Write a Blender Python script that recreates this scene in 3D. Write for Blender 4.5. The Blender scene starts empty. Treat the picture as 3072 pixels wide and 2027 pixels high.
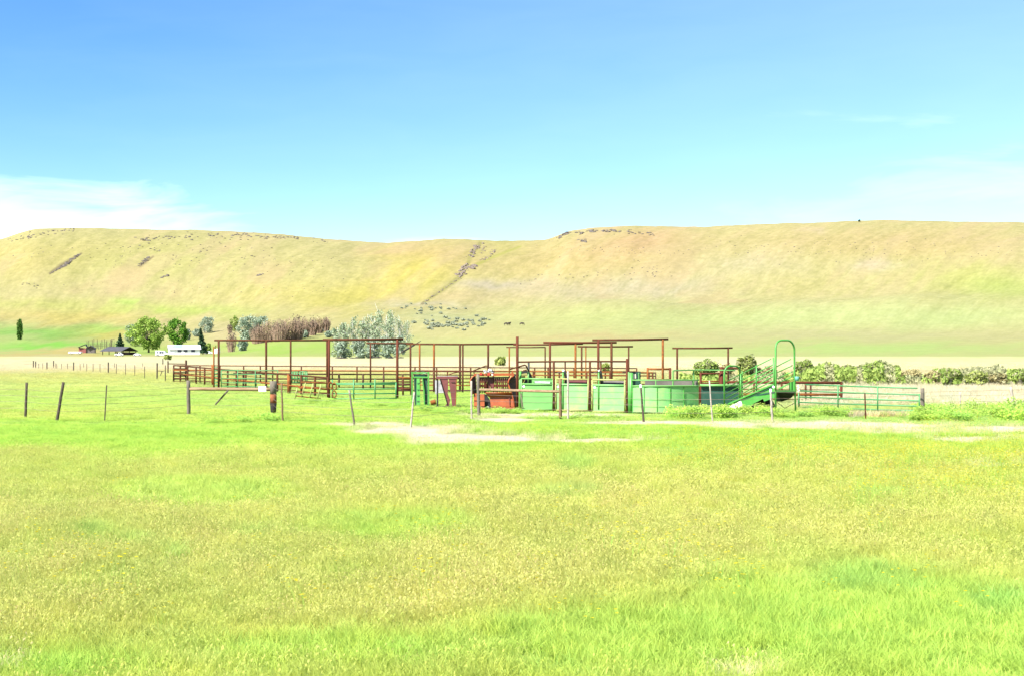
import bpy, bmesh, math, random
import numpy as np
from mathutils import Vector, Matrix
SEED = 7
rng = np.random.default_rng(SEED); random.seed(SEED)
F, HOR, CAMH, CX = 4267.0, 1035.0, 2.6, 1536.0      # photo focal length (px), horizon row, eye height, centre column
GAIN = 3.9                                          # display light per unit albedo on sunlit ground
sc = bpy.context.scene
COL = sc.collection
PI = math.pi

# ------------------------------------------------------------------ small maths
def lin(c):
    c = np.asarray(c, float) / 255.0
    return np.where(c <= 0.04045, c / 12.92, ((c + 0.055) / 1.055) ** 2.4)
def alb(r, g, b, k=1.0):
    return tuple(float(v) for v in np.clip(lin((r, g, b)) * k / GAIN, 0.002, 0.85))
_tab = np.random.default_rng(3).random((8, 256, 256))
def vnoise(x, y, s=0):
    x = np.asarray(x, float); y = np.asarray(y, float)
    xi = np.floor(x).astype(int); yi = np.floor(y).astype(int)
    fx = x - xi; fy = y - yi
    fx = fx * fx * (3 - 2 * fx); fy = fy * fy * (3 - 2 * fy)
    t = _tab[s % 8]
    a = t[xi & 255, yi & 255]; b = t[(xi + 1) & 255, yi & 255]
    c = t[xi & 255, (yi + 1) & 255]; d = t[(xi + 1) & 255, (yi + 1) & 255]
    return (a * (1 - fx) + b * fx) * (1 - fy) + (c * (1 - fx) + d * fx) * fy
def fbm(x, y, s=0, o=4):
    v = 0; a = 0.5; n = 0
    for i in range(o):
        v = v + a * vnoise(x * 2 ** i + 17.3 * i, y * 2 ** i - 9.1 * i, s + i); n += a; a *= 0.5
    return v / n
def sstep(a, b, x):
    t = np.clip((x - a) / (b - a), 0, 1); return t * t * (3 - 2 * t)

# ------------------------------------------------------------------ terrain
ROWD = np.array([330, 560, 700, 850, 1000, 1250, 1500, 1800.0])
UC = np.array([-400, 0, 150, 300, 420, 560, 680, 800, 1000, 1200, 1400, 1520, 1600, 1815, 2100, 2400, 2800, 3072, 3500.])
RY = {560: [1052, 1052, 1053, 1056, 1058, 1059, 1056, 1032, 1022, 1046, 1040, 1032, 1026, 1020, 1018, 1022, 1030, 1036, 1040],
      700: [1014, 1016, 1018, 1028, 1035, 1030, 1015, 1000, 985, 1000, 985, 972, 968, 960, 975, 988, 995, 1000, 1004],
      850: [985, 985, 985, 990, 990, 985, 975, 965, 950, 945, 950, 952, 922, 890, 918, 904, 893, 890, 890],
      1000: [940, 940, 940, 945, 945, 945, 940, 925, 915, 918, 925, 930, 925, 905, 905, 895, 880, 870, 870]}
CRX = [-400, 0, 50, 101, 202, 404, 606, 757, 909, 1060, 1130, 1161, 1226, 1319, 1479, 1630, 1660, 1697, 1773, 1899, 1983, 2100, 2379, 2417, 2578, 2640, 2745, 3072, 3500]
CRY = [780, 722, 706, 692, 689.5, 693, 694.5, 701.6, 714, 727, 731, 732, 727.5, 723, 726.7, 723, 716, 699, 688, 681, 684, 686, 673.6, 675, 666, 664, 665.6, 675, 690]
def row_z(px):
    px = np.asarray(px, float); out = [np.zeros_like(px)]
    for d in (560, 700, 850, 1000):
        y = sum(np.interp(px + k, UC, RY[d]) for k in (-60, -30, 0, 30, 60)) / 5
        out.append(CAMH + (HOR - y) / F * d)
    yc = sum(np.interp(px + k, CRX, CRY) for k in (-8, 0, 8)) / 3
    zc = CAMH + (HOR - yc) / F * 1500
    z0 = out[-1]
    out.append(z0 + (zc - z0) * 0.60); out.append(zc); out.append(zc * 0.93)
    return np.stack(out)
def terrain_z(px, d):
    """height at photo column px and depth d (metres)"""
    px = np.asarray(px, float); d = np.asarray(d, float)
    Z = row_z(px)
    n = len(ROWD); h = np.diff(ROWD)
    sl = np.diff(Z, axis=0) / h.reshape((-1,) + (1,) * px.ndim)
    m = np.zeros_like(Z)
    for i in range(1, n - 1):                       # monotone cubic tangents
        a, b = sl[i - 1], sl[i]
        m[i] = np.where(a * b > 0, 2 * a * b / np.where(np.abs(a + b) < 1e-9, 1e-9, a + b), 0)
    m[0] = 0; m[-1] = sl[-1]
    k = np.clip(np.searchsorted(ROWD, d, side='right') - 1, 0, n - 2)
    idx = np.arange(px.size).reshape(px.shape) if px.ndim else None
    if px.ndim:
        g = lambda A, kk: np.take_along_axis(A.reshape(A.shape[0], -1), kk.reshape(1, -1), 0).reshape(px.shape)
        z0, z1, m0, m1 = g(Z, k), g(Z, k + 1), g(m, k), g(m, k + 1)
    else:
        z0, z1, m0, m1 = Z[k], Z[k + 1], m[k], m[k + 1]
    hh = h[k]; t = np.clip((d - ROWD[k]) / hh, 0, 1.3)
    z = (2*t**3 - 3*t**2 + 1)*z0 + (t**3 - 2*t**2 + t)*hh*m0 + (-2*t**3 + 3*t**2)*z1 + (t**3 - t**2)*hh*m1
    return np.where(d <= 330, 0.0, z)
def hill_bump(px, d):
    x = (px - CX) / F * d
    w = sstep(560, 1000, d) * (1 - 0.75 * sstep(1380, 1490, d))
    q = x / np.maximum(d, 300) * 1250 - 0.16 * (d - 1000)
    g = (fbm(q / 60, d / 300, 1) - 0.5) * 5.5 + (fbm(q / 16, d / 90, 2) - 0.5) * 1.6
    fine = (fbm(x / 6, d / 6, 5) - 0.5) * 0.8
    crest = sstep(1400, 1490, d) * (1 - sstep(1515, 1600, d)) * (fbm(x / 9, 3.3 + d * 0, 4) - 0.5) * 1.6
    rise = sstep(335, 520, d) * (fbm(x / 35, d / 40, 6) - 0.5) * 0.5
    return w * (g + fine) + crest + rise
def hz(px, d): return float(terrain_z(np.array([px]), np.array([d]))[0] + (hill_bump(np.array([float(px)]), np.array([float(d)]))[0] if d > 330 else 0))

# ------------------------------------------------------------------ from the photograph to the ground
def gd(py): return F * CAMH / (py - HOR)
def at(px, py, d): return Vector(((px - CX) / F * d, d, CAMH + (HOR - py) / F * d))
def gp(px, py):
    d = gd(py); return Vector(((px - CX) / F * d, d, 0.0))
def find(px, py):
    """first terrain point seen at photo pixel px, py"""
    if py > HOR + F * CAMH / 330: return gp(px, py)
    ds = np.linspace(330, 1500, 600)
    zz = terrain_z(np.full_like(ds, px), ds) + hill_bump(np.full_like(ds, float(px)), ds)
    yp = HOR - (zz - CAMH) / ds * F
    k = np.argmax(yp <= py) if (yp <= py).any() else len(ds) - 1
    return Vector(((px - CX) / F * ds[k], ds[k], zz[k]))

# ------------------------------------------------------------------ materials
def new_mat(name):
    m = bpy.data.materials.new(name); m.use_nodes = True
    nt = m.node_tree; b = nt.nodes['Principled BSDF']; return m, nt, b
def ramp2(nt, fac, c1, c2, p1=0.35, p2=0.65):
    r = nt.nodes.new('ShaderNodeValToRGB'); e = r.color_ramp.elements
    e[0].position = p1; e[1].position = p2; e[0].color = (*c1, 1); e[1].color = (*c2, 1)
    nt.links.new(fac, r.inputs[0]); return r.outputs[0]
def noise(nt, scale, detail=4, rough=0.6, vec=None, stretch=None):
    t = nt.nodes.new('ShaderNodeTexNoise'); t.inputs['Scale'].default_value = scale
    t.inputs['Detail'].default_value = detail; t.inputs['Roughness'].default_value = rough
    if vec is None:
        tc = nt.nodes.new('ShaderNodeTexCoord'); vec = tc.outputs['Object']
    if stretch:
        mp = nt.nodes.new('ShaderNodeMapping'); mp.inputs['Scale'].default_value = stretch
        nt.links.new(vec, mp.inputs[0]); vec = mp.outputs[0]
    nt.links.new(vec, t.inputs['Vector']); return t.outputs[0]
def bump(nt, b, h, strength=0.3, dist=0.01):
    n = nt.nodes.new('ShaderNodeBump'); n.inputs['Strength'].default_value = strength; n.inputs['Distance'].default_value = dist
    nt.links.new(h, n.inputs['Height']); nt.links.new(n.outputs[0], b.inputs['Normal'])
MATS = {}
def paint(name, c1, c2=None, rough=0.6, scale=4, p=(0.35, 0.65), metal=0.0, stretch=None, bmp=0.15):
    m, nt, b = new_mat(name)
    c2 = c2 or tuple(v * 0.7 for v in c1)
    n = noise(nt, scale, 5, 0.65, stretch=stretch)
    nt.links.new(ramp2(nt, n, c1, c2, *p), b.inputs['Base Color'])
    b.inputs['Roughness'].default_value = rough; b.inputs['Metallic'].default_value = metal
    bump(nt, b, noise(nt, scale * 6, 3), bmp, 0.006)
    b.inputs['Specular IOR Level'].default_value = 0.12 if 'rust' in name or 'wood' in name or 'pipe' in name else 0.4
    MATS[name] = m; return m
def leafmat(name, c1, c2, trans=0.35, rough=0.7):
    """foliage: each leaf clump picks a shade between two leaf colours"""
    m, nt, b = new_mat(name)
    a = nt.nodes.new('ShaderNodeAttribute'); a.attribute_name = 'shade'
    mx = nt.nodes.new('ShaderNodeMix'); mx.data_type = 'RGBA'
    mx.inputs['A'].default_value = (*c1, 1); mx.inputs['B'].default_value = (*c2, 1)
    nt.links.new(a.outputs['Fac'], mx.inputs['Factor'])
    col = mx.outputs['Result']
    nt.links.new(col, b.inputs['Base Color']); b.inputs['Roughness'].default_value = rough
    b.inputs['Specular IOR Level'].default_value = 0.15
    t = nt.nodes.new('ShaderNodeBsdfTranslucent'); nt.links.new(col, t.inputs[0])
    s = nt.nodes.new('ShaderNodeMixShader'); s.inputs[0].default_value = trans
    nt.links.new(b.outputs[0], s.inputs[1]); nt.links.new(t.outputs[0], s.inputs[2])
    nt.links.new(s.outputs[0], nt.nodes['Material Output'].inputs[0])
    MATS[name] = m; return m
def M(n): return MATS[n]
paint('rust_brown', (0.074, 0.026, 0.011), (0.036, 0.014, 0.007), 0.8, 5)
paint('rust_orange', (0.19, 0.065, 0.016), (0.09, 0.032, 0.010), 0.8, 5)
paint('rust_red', (0.085, 0.022, 0.011), (0.055, 0.017, 0.009), 0.75, 4)
paint('dark_pipe', (0.030, 0.018, 0.012), (0.065, 0.030, 0.018), 0.7, 6)
paint('panel_green', (0.080, 0.225, 0.056), (0.11, 0.25, 0.07), 0.5, 1.6, (0.3, 0.7))
paint('panel_pale', (0.135, 0.335, 0.110), (0.25, 0.34, 0.105), 0.55, 1.7, (0.48, 0.80))
paint('rim_yellow', (0.24, 0.27, 0.085), (0.22, 0.15, 0.05), 0.6, 6, (0.4, 0.75))
paint('green_paint', (0.032, 0.18, 0.045), (0.05, 0.21, 0.06), 0.45, 5)
paint('gate_green', (0.030, 0.165, 0.050), (0.05, 0.17, 0.06), 0.5, 5)
paint('chute_green', (0.040, 0.19, 0.025), (0.06, 0.22, 0.045), 0.45, 3)
paint('dark_green', (0.010, 0.042, 0.030), (0.016, 0.06, 0.04), 0.5, 4)
paint('black_steel', (0.010, 0.011, 0.011), (0.02, 0.02, 0.018), 0.6, 6)
paint('red_orange', (0.27, 0.062, 0.016), (0.16, 0.036, 0.012), 0.5, 4, (0.4, 0.7))
paint('maroon', (0.085, 0.020, 0.022), (0.13, 0.035, 0.032), 0.6, 4)
paint('hood_shade_brown', (0.035, 0.012, 0.008), (0.06, 0.018, 0.012), 0.85, 4)
paint('steel_grey', (0.22, 0.22, 0.24), (0.35, 0.34, 0.36), 0.45, 8)
paint('white_paint', (0.78, 0.78, 0.78), (0.68, 0.68, 0.67), 0.5, 2)
paint('cream_plastic', (0.62, 0.55, 0.42), (0.5, 0.42, 0.3), 0.6, 5)
paint('teal_paint', (0.05, 0.20, 0.16), (0.09, 0.26, 0.2), 0.6, 5)
paint('red_paint', (0.35, 0.03, 0.02), (0.25, 0.03, 0.02), 0.5, 8)
paint('wood_grey', (0.14, 0.125, 0.10), (0.075, 0.062, 0.05), 0.9, 9, stretch=(6, 6, 0.8))
paint('wood_pale', (0.33, 0.30, 0.26), (0.20, 0.17, 0.14), 0.9, 9, stretch=(6, 6, 0.8))
paint('wood_dark', (0.040, 0.032, 0.026), (0.075, 0.060, 0.046), 0.9, 9, stretch=(6, 6, 0.8))
paint('wood_tan', (0.17, 0.11, 0.06), (0.085, 0.055, 0.033), 0.9, 7, stretch=(5, 5, 0.8))
paint('rail_wood', (0.17, 0.10, 0.055), (0.26, 0.19, 0.12), 0.9, 3, stretch=(0.7, 6, 6))
paint('char_black', (0.006, 0.005, 0.004), (0.014, 0.009, 0.007), 0.9, 6)
paint('char_orange', (0.22, 0.07, 0.02), (0.09, 0.03, 0.015), 0.9, 7)
paint('wire', (0.10, 0.07, 0.055), (0.2, 0.15, 0.12), 0.6, 3)
paint('roof_dark', (0.032, 0.032, 0.040), (0.05, 0.05, 0.06), 0.8, 1)
paint('roof_metal', (0.55, 0.56, 0.62), (0.42, 0.44, 0.52), 0.45, 0.3)
paint('roof_blue', (0.16, 0.20, 0.40), (0.2, 0.25, 0.45), 0.5, 0.6)
paint('barn_red', (0.24, 0.075, 0.065), (0.18, 0.06, 0.05), 0.8, 1)
paint('barn_grey', (0.15, 0.13, 0.12), (0.09, 0.08, 0.07), 0.9, 1)
paint('brown_board', (0.06, 0.030, 0.022), (0.04, 0.02, 0.015), 0.8, 1)
paint('glass_dark', (0.03, 0.04, 0.06), (0.05, 0.06, 0.08), 0.15, 1)
paint('tyre', (0.012, 0.012, 0.012), (0.02, 0.02, 0.02), 0.9, 5)
paint('bark', (0.055, 0.045, 0.035), (0.03, 0.025, 0.02), 0.95, 2)
paint('bark_white', (0.36, 0.36, 0.34), (0.30, 0.30, 0.30), 0.9, 1.2, (0.5, 0.75))
paint('twig_brown', (0.20, 0.13, 0.09), (0.25, 0.18, 0.13), 0.95, 0.5)
paint('twig_pale', (0.30, 0.30, 0.26), (0.22, 0.22, 0.19), 0.95, 0.5)
paint('hide_black', (0.02, 0.014, 0.012), (0.035, 0.022, 0.017), 0.8, 2)
paint('basalt', (0.055, 0.045, 0.042), (0.10, 0.085, 0.07), 0.95, 0.15)
leafmat('leaf_yellow', (0.128, 0.225, 0.033), (0.300, 0.405, 0.083))
leafmat('leaf_green', (0.042, 0.128, 0.018), (0.150, 0.300, 0.030))
leafmat('leaf_dark', (0.014, 0.042, 0.018), (0.042, 0.084, 0.036), 0.2)
leafmat('leaf_poplar', (0.033, 0.091, 0.016), (0.098, 0.195, 0.029))
leafmat('leaf_silver', (0.163, 0.231, 0.156), (0.338, 0.400, 0.300))
leafmat('leaf_pale', (0.16, 0.225, 0.13), (0.33, 0.385, 0.25))
leafmat('leaf_sage', (0.20, 0.235, 0.165), (0.33, 0.35, 0.25))
leafmat('leaf_olive', (0.16, 0.235, 0.05), (0.29, 0.37, 0.09))
leafmat('creek_twigs', (0.21, 0.23, 0.10), (0.34, 0.33, 0.19))
leafmat('brush_purple', (0.10, 0.075, 0.068), (0.19, 0.15, 0.12))
paint('draw_scrub', (0.15, 0.12, 0.095), (0.09, 0.070, 0.058), 0.95, 0.3)
leafmat('leaf_tan', (0.247, 0.221, 0.091), (0.442, 0.390, 0.208))
leafmat('leaf_lime', (0.19, 0.25, 0.06), (0.34, 0.38, 0.11))
leafmat('brush_dark', (0.060, 0.048, 0.044), (0.145, 0.119, 0.085))

# ------------------------------------------------------------------ mesh building
class MB:
    def __init__(s): s.v = []; s.f = []
    def add(s, vs, fs):
        o = len(s.v); s.v += [tuple(v) for v in vs]; s.f += [tuple(i + o for i in f) for f in fs]; return s
    def tube(s, pts, r, n=8, close=True):
        pts = [Vector(p) for p in pts]; k = len(pts)
        rs = r if isinstance(r, (list, tuple)) else [r] * k
        rings = []; up = None
        for i, p in enumerate(pts):
            t = (pts[min(i + 1, k - 1)] - pts[max(i - 1, 0)]).normalized()
            if up is None:
                up = Vector((0, 0, 1)) if abs(t.z) < 0.9 else Vector((0, 1, 0))
            a = t.cross(up)
            if a.length < 1e-4: a = t.cross(Vector((1, 0, 0)))
            a.normalize(); b = a.cross(t).normalized()
            rings.append([p + (a * math.cos(2*PI*j/n) + b * math.sin(2*PI*j/n)) * rs[i] for j in range(n)])
        vs = [v for g in rings for v in g]
        fs = [(i*n + j, i*n + (j+1) % n, (i+1)*n + (j+1) % n, (i+1)*n + j) for i in range(k-1) for j in range(n)]
        if close: fs += [tuple(range(n))[::-1], tuple((k-1)*n + j for j in range(n))]
        return s.add(vs, fs)
    def box(s, c, size, rot=None):
        h = Vector(size) / 2; R = rot or Matrix.Identity(3); c = Vector(c)
        vs = [c + R @ Vector((x*h.x, y*h.y, z*h.z)) for x in (-1, 1) for y in (-1, 1) for z in (-1, 1)]
        return s.add(vs, [(0,1,3,2),(4,6,7,5),(0,4,5,1),(2,3,7,6),(0,2,6,4),(1,5,7,3)])
    def bar(s, a, b, w, h, up=(0, 0, 1)):
        """rectangular bar from a to b"""
        a, b = Vector(a), Vector(b); t = (b - a).normalized(); u = Vector(up)
        x = t.cross(u)
        if x.length < 1e-4: x = t.cross(Vector((0, 1, 0)))
        x.normalize(); y = x.cross(t).normalized()
        vs = [p + x*sx*w/2 + y*sy*h/2 for p in (a, b) for sx, sy in ((-1,-1),(1,-1),(1,1),(-1,1))]
        return s.add(vs, [(3,2,1,0),(4,5,6,7),(0,1,5,4),(1,2,6,5),(2,3,7,6),(3,0,4,7)])
    def plate(s, poly, off):
        """polygon (3-D points) thickened by the vector off"""
        n = len(poly); o = Vector(off)
        vs = [Vector(p) for p in poly] + [Vector(p) + o for p in poly]
        fs = [tuple(range(n))[::-1], tuple(range(n, 2*n))] + [(i, (i+1) % n, (i+1) % n + n, i + n) for i in range(n)]
        return s.add(vs, fs)
    def lump(s, c, r, seed, sq=(1, 1, 1)):
        """irregular boulder"""
        bm = bmesh.new(); bmesh.ops.create_icosphere(bm, subdivisions=1, radius=1)
        R = random.Random(seed); vs = []
        for v in bm.verts:
            k = 0.65 + 0.6 * R.random(); vs.append(Vector(c) + Vector((v.co.x*sq[0], v.co.y*sq[1], v.co.z*sq[2])) * r * k)
        fs = [tuple(v.index for v in f.verts) for f in bm.faces]; bm.free()
        return s.add(vs, fs)
    def build(s, name, mat, parent=None, smooth=False, **kw):
        inv = parent_world(parent)
        me = bpy.data.meshes.new(name)
        me.from_pydata([inv @ Vector(v) for v in s.v], [], s.f)
        me.update()
        bm = bmesh.new(); bm.from_mesh(me); bmesh.ops.recalc_face_normals(bm, faces=bm.faces); bm.to_mesh(me); bm.free()
        o = bpy.data.objects.new(name, me); COL.objects.link(o)
        me.materials.append(M(mat) if isinstance(mat, str) else mat)
        if smooth:
            me.polygons.foreach_set('use_smooth', [True] * len(me.polygons))
        if parent: o.parent = parent
        for k, v in kw.items(): o[k] = v
        return o
def parent_world(p):
    m = Matrix.Identity(4)
    while p is not None:
        m = Matrix.Translation(p.location) @ m; p = p.parent
    return m.inverted()
def thing(name, label, cat, loc, group=None):
    o = bpy.data.objects.new(name, None); COL.objects.link(o); o.location = loc; o.empty_display_size = 0.2
    return tag(o, label, cat, group)
def tag(o, label, cat, group=None):
    o['label'] = label; o['category'] = cat
    if group: o['group'] = group
    n = len(label.split())
    if not 4 <= n <= 16: print('LABEL LENGTH', n, label)
    return o
def recenter(o, loc):
    """put a single-mesh thing's origin at its base"""
    loc = Vector(loc); o.data.transform(Matrix.Translation(-loc)); o.location = loc; return o
def dup(o, loc, label=None, rotz=0, scale=1.0):
    c = o.copy(); COL.objects.link(c); c.location = loc; c.rotation_euler.z = rotz; c.scale = (scale,) * 3 if not isinstance(scale, tuple) else scale
    if label: c['label'] = label
    for ch in o.children:
        k = ch.copy(); COL.objects.link(k); k.parent = c
        for g in ch.children:
            q = g.copy(); COL.objects.link(q); q.parent = k
    return c

# ------------------------------------------------------------------ camera, light, sky
cam = bpy.data.cameras.new('camera'); co = bpy.data.objects.new('camera', cam); COL.objects.link(co)
co.location = (0, 0, CAMH); co.rotation_euler = (PI / 2, 0, 0)
cam.sensor_width = 36; cam.lens = 36 * F / 3072; cam.shift_y = (HOR - 1013.5) / 3072
cam.clip_end = 8000; cam.clip_start = 0.1
sc.camera = co
SUN = Vector((-0.56, -0.50, 0.74)).normalized()
EL = math.asin(SUN.z); AZ = math.atan2(SUN.x, SUN.y)
sl = bpy.data.lights.new('sun', 'SUN'); sl.energy = 5.0; sl.angle = math.radians(0.53); sl.color = (1.0, 0.955, 0.88)
so = bpy.data.objects.new('sun', sl); COL.objects.link(so)
so.rotation_euler = (-SUN).to_track_quat('-Z', 'Y').to_euler(); so.location = (-30, -30, 60)
w = bpy.data.worlds.new('World'); sc.world = w; w.use_nodes = True
nt = w.node_tree; N = nt.nodes; L = nt.links
bg = N['Background']; bg.inputs['Strength'].default_value = 0.06
sky = N.new('ShaderNodeTexSky'); sky.sky_type = 'NISHITA'; sky.sun_disc = False
sky.sun_elevation = EL; sky.sun_rotation = AZ % (2 * PI); sky.altitude = 1500; sky.air_density = 0.85; sky.dust_density = 0.25; sky.ozone_density = 1.2
tcn = N.new('ShaderNodeTexCoord'); sep = N.new('ShaderNodeSeparateXYZ'); L.new(tcn.outputs['Generated'], sep.inputs[0])
def mth(op, a, b=None, c=None, clamp=False):
    n = N.new('ShaderNodeMath'); n.operation = op; n.use_clamp = clamp
    for i, v in enumerate((a, b, c)):
        if v is None: continue
        if isinstance(v, (int, float)): n.inputs[i].default_value = v
        else: L.new(v, n.inputs[i])
    return n.outputs[0]
az = mth('ARCTAN2', sep.outputs[0], sep.outputs[1]); el = sep.outputs[2]
def blob(a0, e0, ra, re, soft=1.0):
    da = mth('DIVIDE', mth('SUBTRACT', az, a0), ra); de = mth('DIVIDE', mth('SUBTRACT', el, e0), re)
    r2 = mth('ADD', mth('MULTIPLY', da, da), mth('MULTIPLY', de, de))
    return mth('MAXIMUM', mth('SUBTRACT', 1.0, mth('MULTIPLY', r2, soft)), 0.0)
comb = N.new('ShaderNodeCombineXYZ'); L.new(mth('ADD', mth('MULTIPLY', az, 10.0), mth('MULTIPLY', el, -6.0)), comb.inputs[0]); L.new(mth('MULTIPLY', el, 45.0), comb.inputs[1])
wn = N.new('ShaderNodeTexNoise'); wn.inputs['Scale'].default_value = 1.0; wn.inputs['Detail'].default_value = 7; wn.inputs['Roughness'].default_value = 0.55
wn.inputs['Distortion'].default_value = 0.5
L.new(comb.outputs[0], wn.inputs['Vector'])
def cl(px, py, rx, ry, thr=.78, k=.56, gain=2.6, mx=1.0):
    b = blob((px - CX) / F, (HOR - py) / F, rx / F, ry / F)
    return mth('MULTIPLY', mth('MULTIPLY', mth('ADD', mth('SUBTRACT', wn.outputs[0], thr), mth('MULTIPLY', b, k)), gain, clamp=True), mx)
terms = [cl(160, 760, 880, 270, .80, .74, 1.9), cl(420, 640, 520, 110, .84, .42, 2.0, .7), cl(1330, 745, 300, 50, .75, .5, 2.0, .8),
         cl(2900, 590, 640, 170, .80, .46, 1.5, .62), cl(2660, 390, 280, 80, .74, .34, 2.0, .4), cl(2800, 690, 1000, 170, .74, .5, 1.2, .45), cl(2380, 360, 260, 30, .76, .30, 2.0, .25)]
veil = mth('ADD', mth('ADD', 0.075, mth('MULTIPLY', az, 0.23)), mth('MULTIPLY', mth('SUBTRACT', wn.outputs[0], .5), 0.06), clamp=True)
terms.append(veil)
tot = terms[0]
for t in terms[1:]: tot = mth('MAXIMUM', tot, t) if t is not terms[-1] else mth('ADD', tot, mth('MULTIPLY', t, mth('SUBTRACT', 1.0, tot)))
tot = mth('MULTIPLY', tot, 1.0, clamp=True)
mixc = N.new('ShaderNodeMix'); mixc.data_type = 'RGBA'
L.new(tot, mixc.inputs['Factor']); hsv = N.new('ShaderNodeHueSaturation'); hsv.inputs['Saturation'].default_value = 1.30; hsv.inputs['Value'].default_value = 1.04; L.new(sky.outputs[0], hsv.inputs['Color']); L.new(hsv.outputs[0], mixc.inputs['A']); mixc.inputs['B'].default_value = (6.6, 7.9, 8.0, 1)
L.new(mixc.outputs['Result'], bg.inputs['Color'])
sc.view_settings.view_transform = 'Standard'; sc.view_settings.look = 'None'; sc.view_settings.gamma = 1
sc.view_settings.exposure = 1.85

# ------------------------------------------------------------------ ground and hills
GU = np.concatenate([np.linspace(-2.2, -0.42, 30)[:-1], np.linspace(-0.42, 0.42, 760), np.linspace(0.42, 2.2, 30)[1:]])
def sheet(name, ds, colour, mat, zfun):
    D, U = np.meshgrid(ds, GU, indexing='ij')
    X = U * (D + 20.0)
    PX = CX + F * X / np.maximum(D, 4.0)
    Z = zfun(PX, D, X)
    nr, nc = D.shape
    me = bpy.data.meshes.new(name)
    me.vertices.add(nr * nc); me.vertices.foreach_set('co', np.stack([X, D, Z], -1).astype(np.float32).ravel())
    i = np.arange(nr - 1)[:, None] * nc + np.arange(nc - 1)[None]
    q = np.stack([i, i + 1, i + nc + 1, i + nc], -1).reshape(-1, 4)
    me.loops.add(q.size); me.loops.foreach_set('vertex_index', q.ravel().astype(np.int32))
    me.polygons.add(len(q)); me.polygons.foreach_set('loop_start', np.arange(0, q.size, 4, dtype=np.int32))
    me.polygons.foreach_set('loop_total', np.full(len(q), 4, np.int32)); me.polygons.foreach_set('use_smooth', np.ones(len(q), bool))
    me.update(); me.validate()
    c = colour(PX, D, X, Z)
    a = me.color_attributes.new('tone', 'FLOAT_COLOR', 'POINT')
    a.data.foreach_set('color', np.concatenate([c.reshape(-1, 3), np.ones((nr * nc, 1))], 1).astype(np.float32).ravel())
    me.materials.append(mat)
    o = bpy.data.objects.new(name, me); COL.objects.link(o); o['kind'] = 'structure'
    return o
def soil_mat(name, s1, s2, amp, bstr, bdist):
    m, nt, b = new_mat(name)
    a = nt.nodes.new('ShaderNodeAttribute'); a.attribute_name = 'tone'
    n1 = noise(nt, s1, 6, 0.7); n2 = noise(nt, s2, 4, 0.6)
    mul = nt.nodes.new('ShaderNodeMix'); mul.data_type = 'RGBA'; mul.blend_type = 'MULTIPLY'; mul.inputs['Factor'].default_value = 1
    md = nt.nodes.new('ShaderNodeMath'); md.operation = 'ADD'; nt.links.new(n1, md.inputs[0]); nt.links.new(n2, md.inputs[1])
    r = ramp2(nt, md.outputs[0], (1 - amp, 1 - amp * 0.9, 1 - amp), (1 + amp * 0.8, 1 + amp * 0.8, 1 + amp * 0.6), 0.0, 1.0)
    mr = nt.nodes.new('ShaderNodeMapRange'); mr.inputs['From Min'].default_value = 0.6; mr.inputs['From Max'].default_value = 1.4
    nt.links.new(md.outputs[0], mr.inputs[0]); nt.links.new(mr.outputs[0], r.node.inputs[0])
    nt.links.new(a.outputs['Color'], mul.inputs['A']); nt.links.new(r, mul.inputs['B'])
    nt.links.new(mul.outputs['Result'], b.inputs['Base Color']); b.inputs['Roughness'].default_value = 0.95; b.inputs['Specular IOR Level'].default_value = 0.1
    bump(nt, b, md.outputs[0], bstr, bdist)
    return m
MEADOW = [  # photo row: left, middle, right (as the photograph shows that ground)
 (1050, (232,225,150),(238,235,190),(228,238,165)), (1066, (236,234,165),(234,238,168),(226,238,158)), (1074, (241,236,182),(240,238,186),(232,238,168)), (1090, (238,228,185),(246,238,198),(238,236,180)),
 (1107, (236,226,178),(240,230,180),(236,230,176)), (1120, (222,224,135),(225,225,140),(240,230,185)), (1160, (216,232,130),(204,232,116),(242,232,190)),
 (1200, (203,233,118),(192,233,108),(242,232,190)), (1225, (205,232,114),(195,232,106),(215,232,140)), (1250, (210,232,110),(198,232,108),(196,234,130)),
 (1268, (192,233,100),(194,233,102),(198,234,118)), (1300, (188,231,98),(194,232,102),(200,234,104)), (1345, (192,231,98),(200,231,102),(214,234,100)),
 (1375, (211,229,114),(214,232,112),(218,235,102)), (1500, (213,227,119),(220,231,118),(222,234,116)), (1700, (214,226,121),(219,230,120),(217,232,117)),
 (1850, (214,226,114),(220,229,116),(200,233,108)), (2027, (206,227,106),(208,231,108),(196,232,104)), (2600, (200,226,104),(200,230,104),(194,232,102))]
_my = np.array([r[0] for r in MEADOW], float); _mc = np.array([[lin(c) for c in r[1:]] for r in MEADOW])
DIRT = [(1110,1273,110,8),(1240,1288,190,13),(1350,1310,150,22),(1490,1314,200,13),(1760,1320,240,6),(2050,1268,290,6),(2400,1274,270,12),(2620,1281,250,13),
        (2720,1292,140,10),(3010,1288,170,13),(2900,1318,150,8),(2990,1394,90,6),(1650,1243,240,6),(1500,1258,90,6),(2230,2010,60,20),(8,2000,30,14)]
BLUE = [(280,1605,70,28),(400,1625,60,22),(520,1660,50,18),(760,1600,70,18),(2590,1740,120,36),(2740,1770,50,24),(2980,1810,100,34),(2040,1360,70,18),(1700,1480,120,18),(2640,1480,70,14),(1720,1390,60,25)]
LUSH = [(1900,1950,500,110),(2600,1850,560,160),(200,2010,300,60),(1000,1960,500,50),(1150,1580,260,50),(600,1480,260,40)]
def blobs(lst, px, py, n):
    m = 0
    for (bx, by, rx, ry) in lst:
        q = ((px - bx) / rx) ** 2 + ((py - by) / ry) ** 2
        m = np.maximum(m, np.clip(1.3 - q * 0.8 + (n - 0.5) * 1.8, 0, 1) * (q < 4))
    return m
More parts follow.
